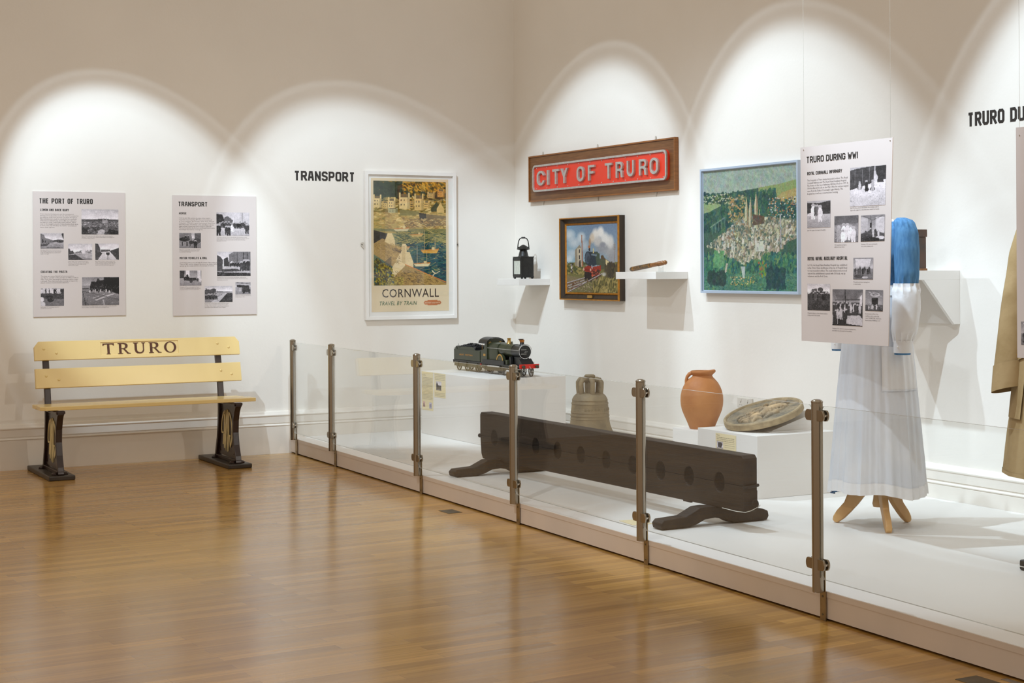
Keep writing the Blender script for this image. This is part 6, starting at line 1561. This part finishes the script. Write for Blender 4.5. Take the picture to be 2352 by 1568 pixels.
def coat_pt(t, z, off=0):
    ry, rx = lerp_tab(CT, z); d = max(0, 1.05 - z) / .6
    f = 1 + .022 * d * (cos(6 * t + 1) + .7 * cos(9 * t + 2.2)) + .006 * sin(14 * t + z * 19)
    return (cos(t) * (rx * f + off), sin(t) * (ry * f + off), z)


rings = [[coat_pt(2 * pi * j / 120, 1.46 - (1.46 - .437) * i / 60) for j in range(120)] for i in range(61)]
MB().loft(rings, True, False).build('coat_body', M_khaki, ct_, True)
rings = [[coat_pt(2 * pi * j / 120, .452 - .015 * i, .002) for j in range(120)] for i in range(2)]
MB().loft(rings, False, False).build('coat_hem', M_khaki, ct_, True)
rings = [[coat_pt(2 * pi * j / 120, 1.05 - .02 * i, .004) for j in range(120)] for i in range(3)]
MB().loft(rings, False, False).build('coat_belt', M_khaki, ct_, True)
for s_ in (1, -1):
    tab = [(1.44, .150, 0, .035, .035), (1.40, .170, 0, .055, .055), (1.30, .190, -.015, .062, .064), (1.10, .192, -.06, .058, .062), (.95, .184, -.095, .058, .062), (.86, .178, -.115, .058, .062), (.775, .172, -.130, .058, .062)]
    rings = []
    for i in range(31):
        q = 1.44 - (1.44 - .775) * i / 30; y, x, ry, rx = lerp_tab(tab, q)
        rings.append([(x + cos(t) * rx * (1 + .03 * sin(4 * t + q * 21)), s_ * y + sin(t) * ry * (1 + .03 * sin(5 * t + q * 15)), q - .018 * s_ * sin(t) * (i / 30)) for t in [2 * pi * j / 36 for j in range(36)]])
    sl = MB().loft(rings, True, False).build('coat_sleeve', M_khaki, ct_, True)
    rings = []
    for q in (.870, .868, .790, .768):
        y, x, ry, rx = lerp_tab(tab, max(q, .775)); rings.append([(x + cos(t) * (rx + .004), s_ * y + sin(t) * (ry + .004), q - .018 * s_ * sin(t)) for t in [2 * pi * j / 36 for j in range(36)]])
    MB().loft(rings, False, False).build('turned_cuff', M_khaki, sl, True)
for s_ in (1, -1):
    t0_ = pi - s_ * .62; N2 = 14
    rings = [[coat_pt(t0_ - .30 + .60 * j / N2, z, .008) for j in range(N2 + 1)] for z in (.93, .88, .80, .72, .66)]
    pk_ = MB().loft(rings, False, False, False).build('patch_pocket', M_khaki, ct_, True)
    rings = [[coat_pt(t0_ - .32 + .64 * j / N2, z - .015 * math.exp(-((j - N2 / 2) / 4) ** 2), .014) for j in range(N2 + 1)] for z in (.945, .93, .90)]
    MB().loft(rings, False, False, False).build('pocket_flap', M_khaki, pk_, True)
    x_, y_, z_ = coat_pt(t0_, .905, .019); MB().ball((x_, y_, z_), (.007, .007, .007), 12, 6).build('button', M_brass, pk_, True)
for z in (1.3, 1.18, .96, .84, .72):
    x_, y_, z_ = coat_pt(pi, z, .004); MB().ball((x_, y_ + .03, z_), (.006, .009, .009), 12, 6).build('button', M_brass, ct_, True)
ks = thing('coat_stand', 'stand under the khaki coat with a dark grey foot just inside the right edge', 'dress stand', (KX, KY, PZ))
MB().cyl((0, 0, .02), (0, 0, 1.1), .016, 16).build('stand_pole', M_lamp, ks, True)
for a in (0, 120, 240):
    a = radians(a + 198); mb = MB().obox((.13 * cos(a), .13 * sin(a), .030), (.12 * cos(a), .12 * sin(a), -.006), (-.014 * sin(a), .014 * cos(a), 0), (0, 0, .010))
    mb.build('stand_leg', M_lamp, ks, bevel=.003)
MB().box(-.256, -.206, -.064, .002, .0005, .040).build('foot_block', M_lamp, ks, bevel=.008, seg=3)
MB().box(-.2575, -.2045, -.0655, .0035, .014, .017).build('foot_seam', M_mount, ks)
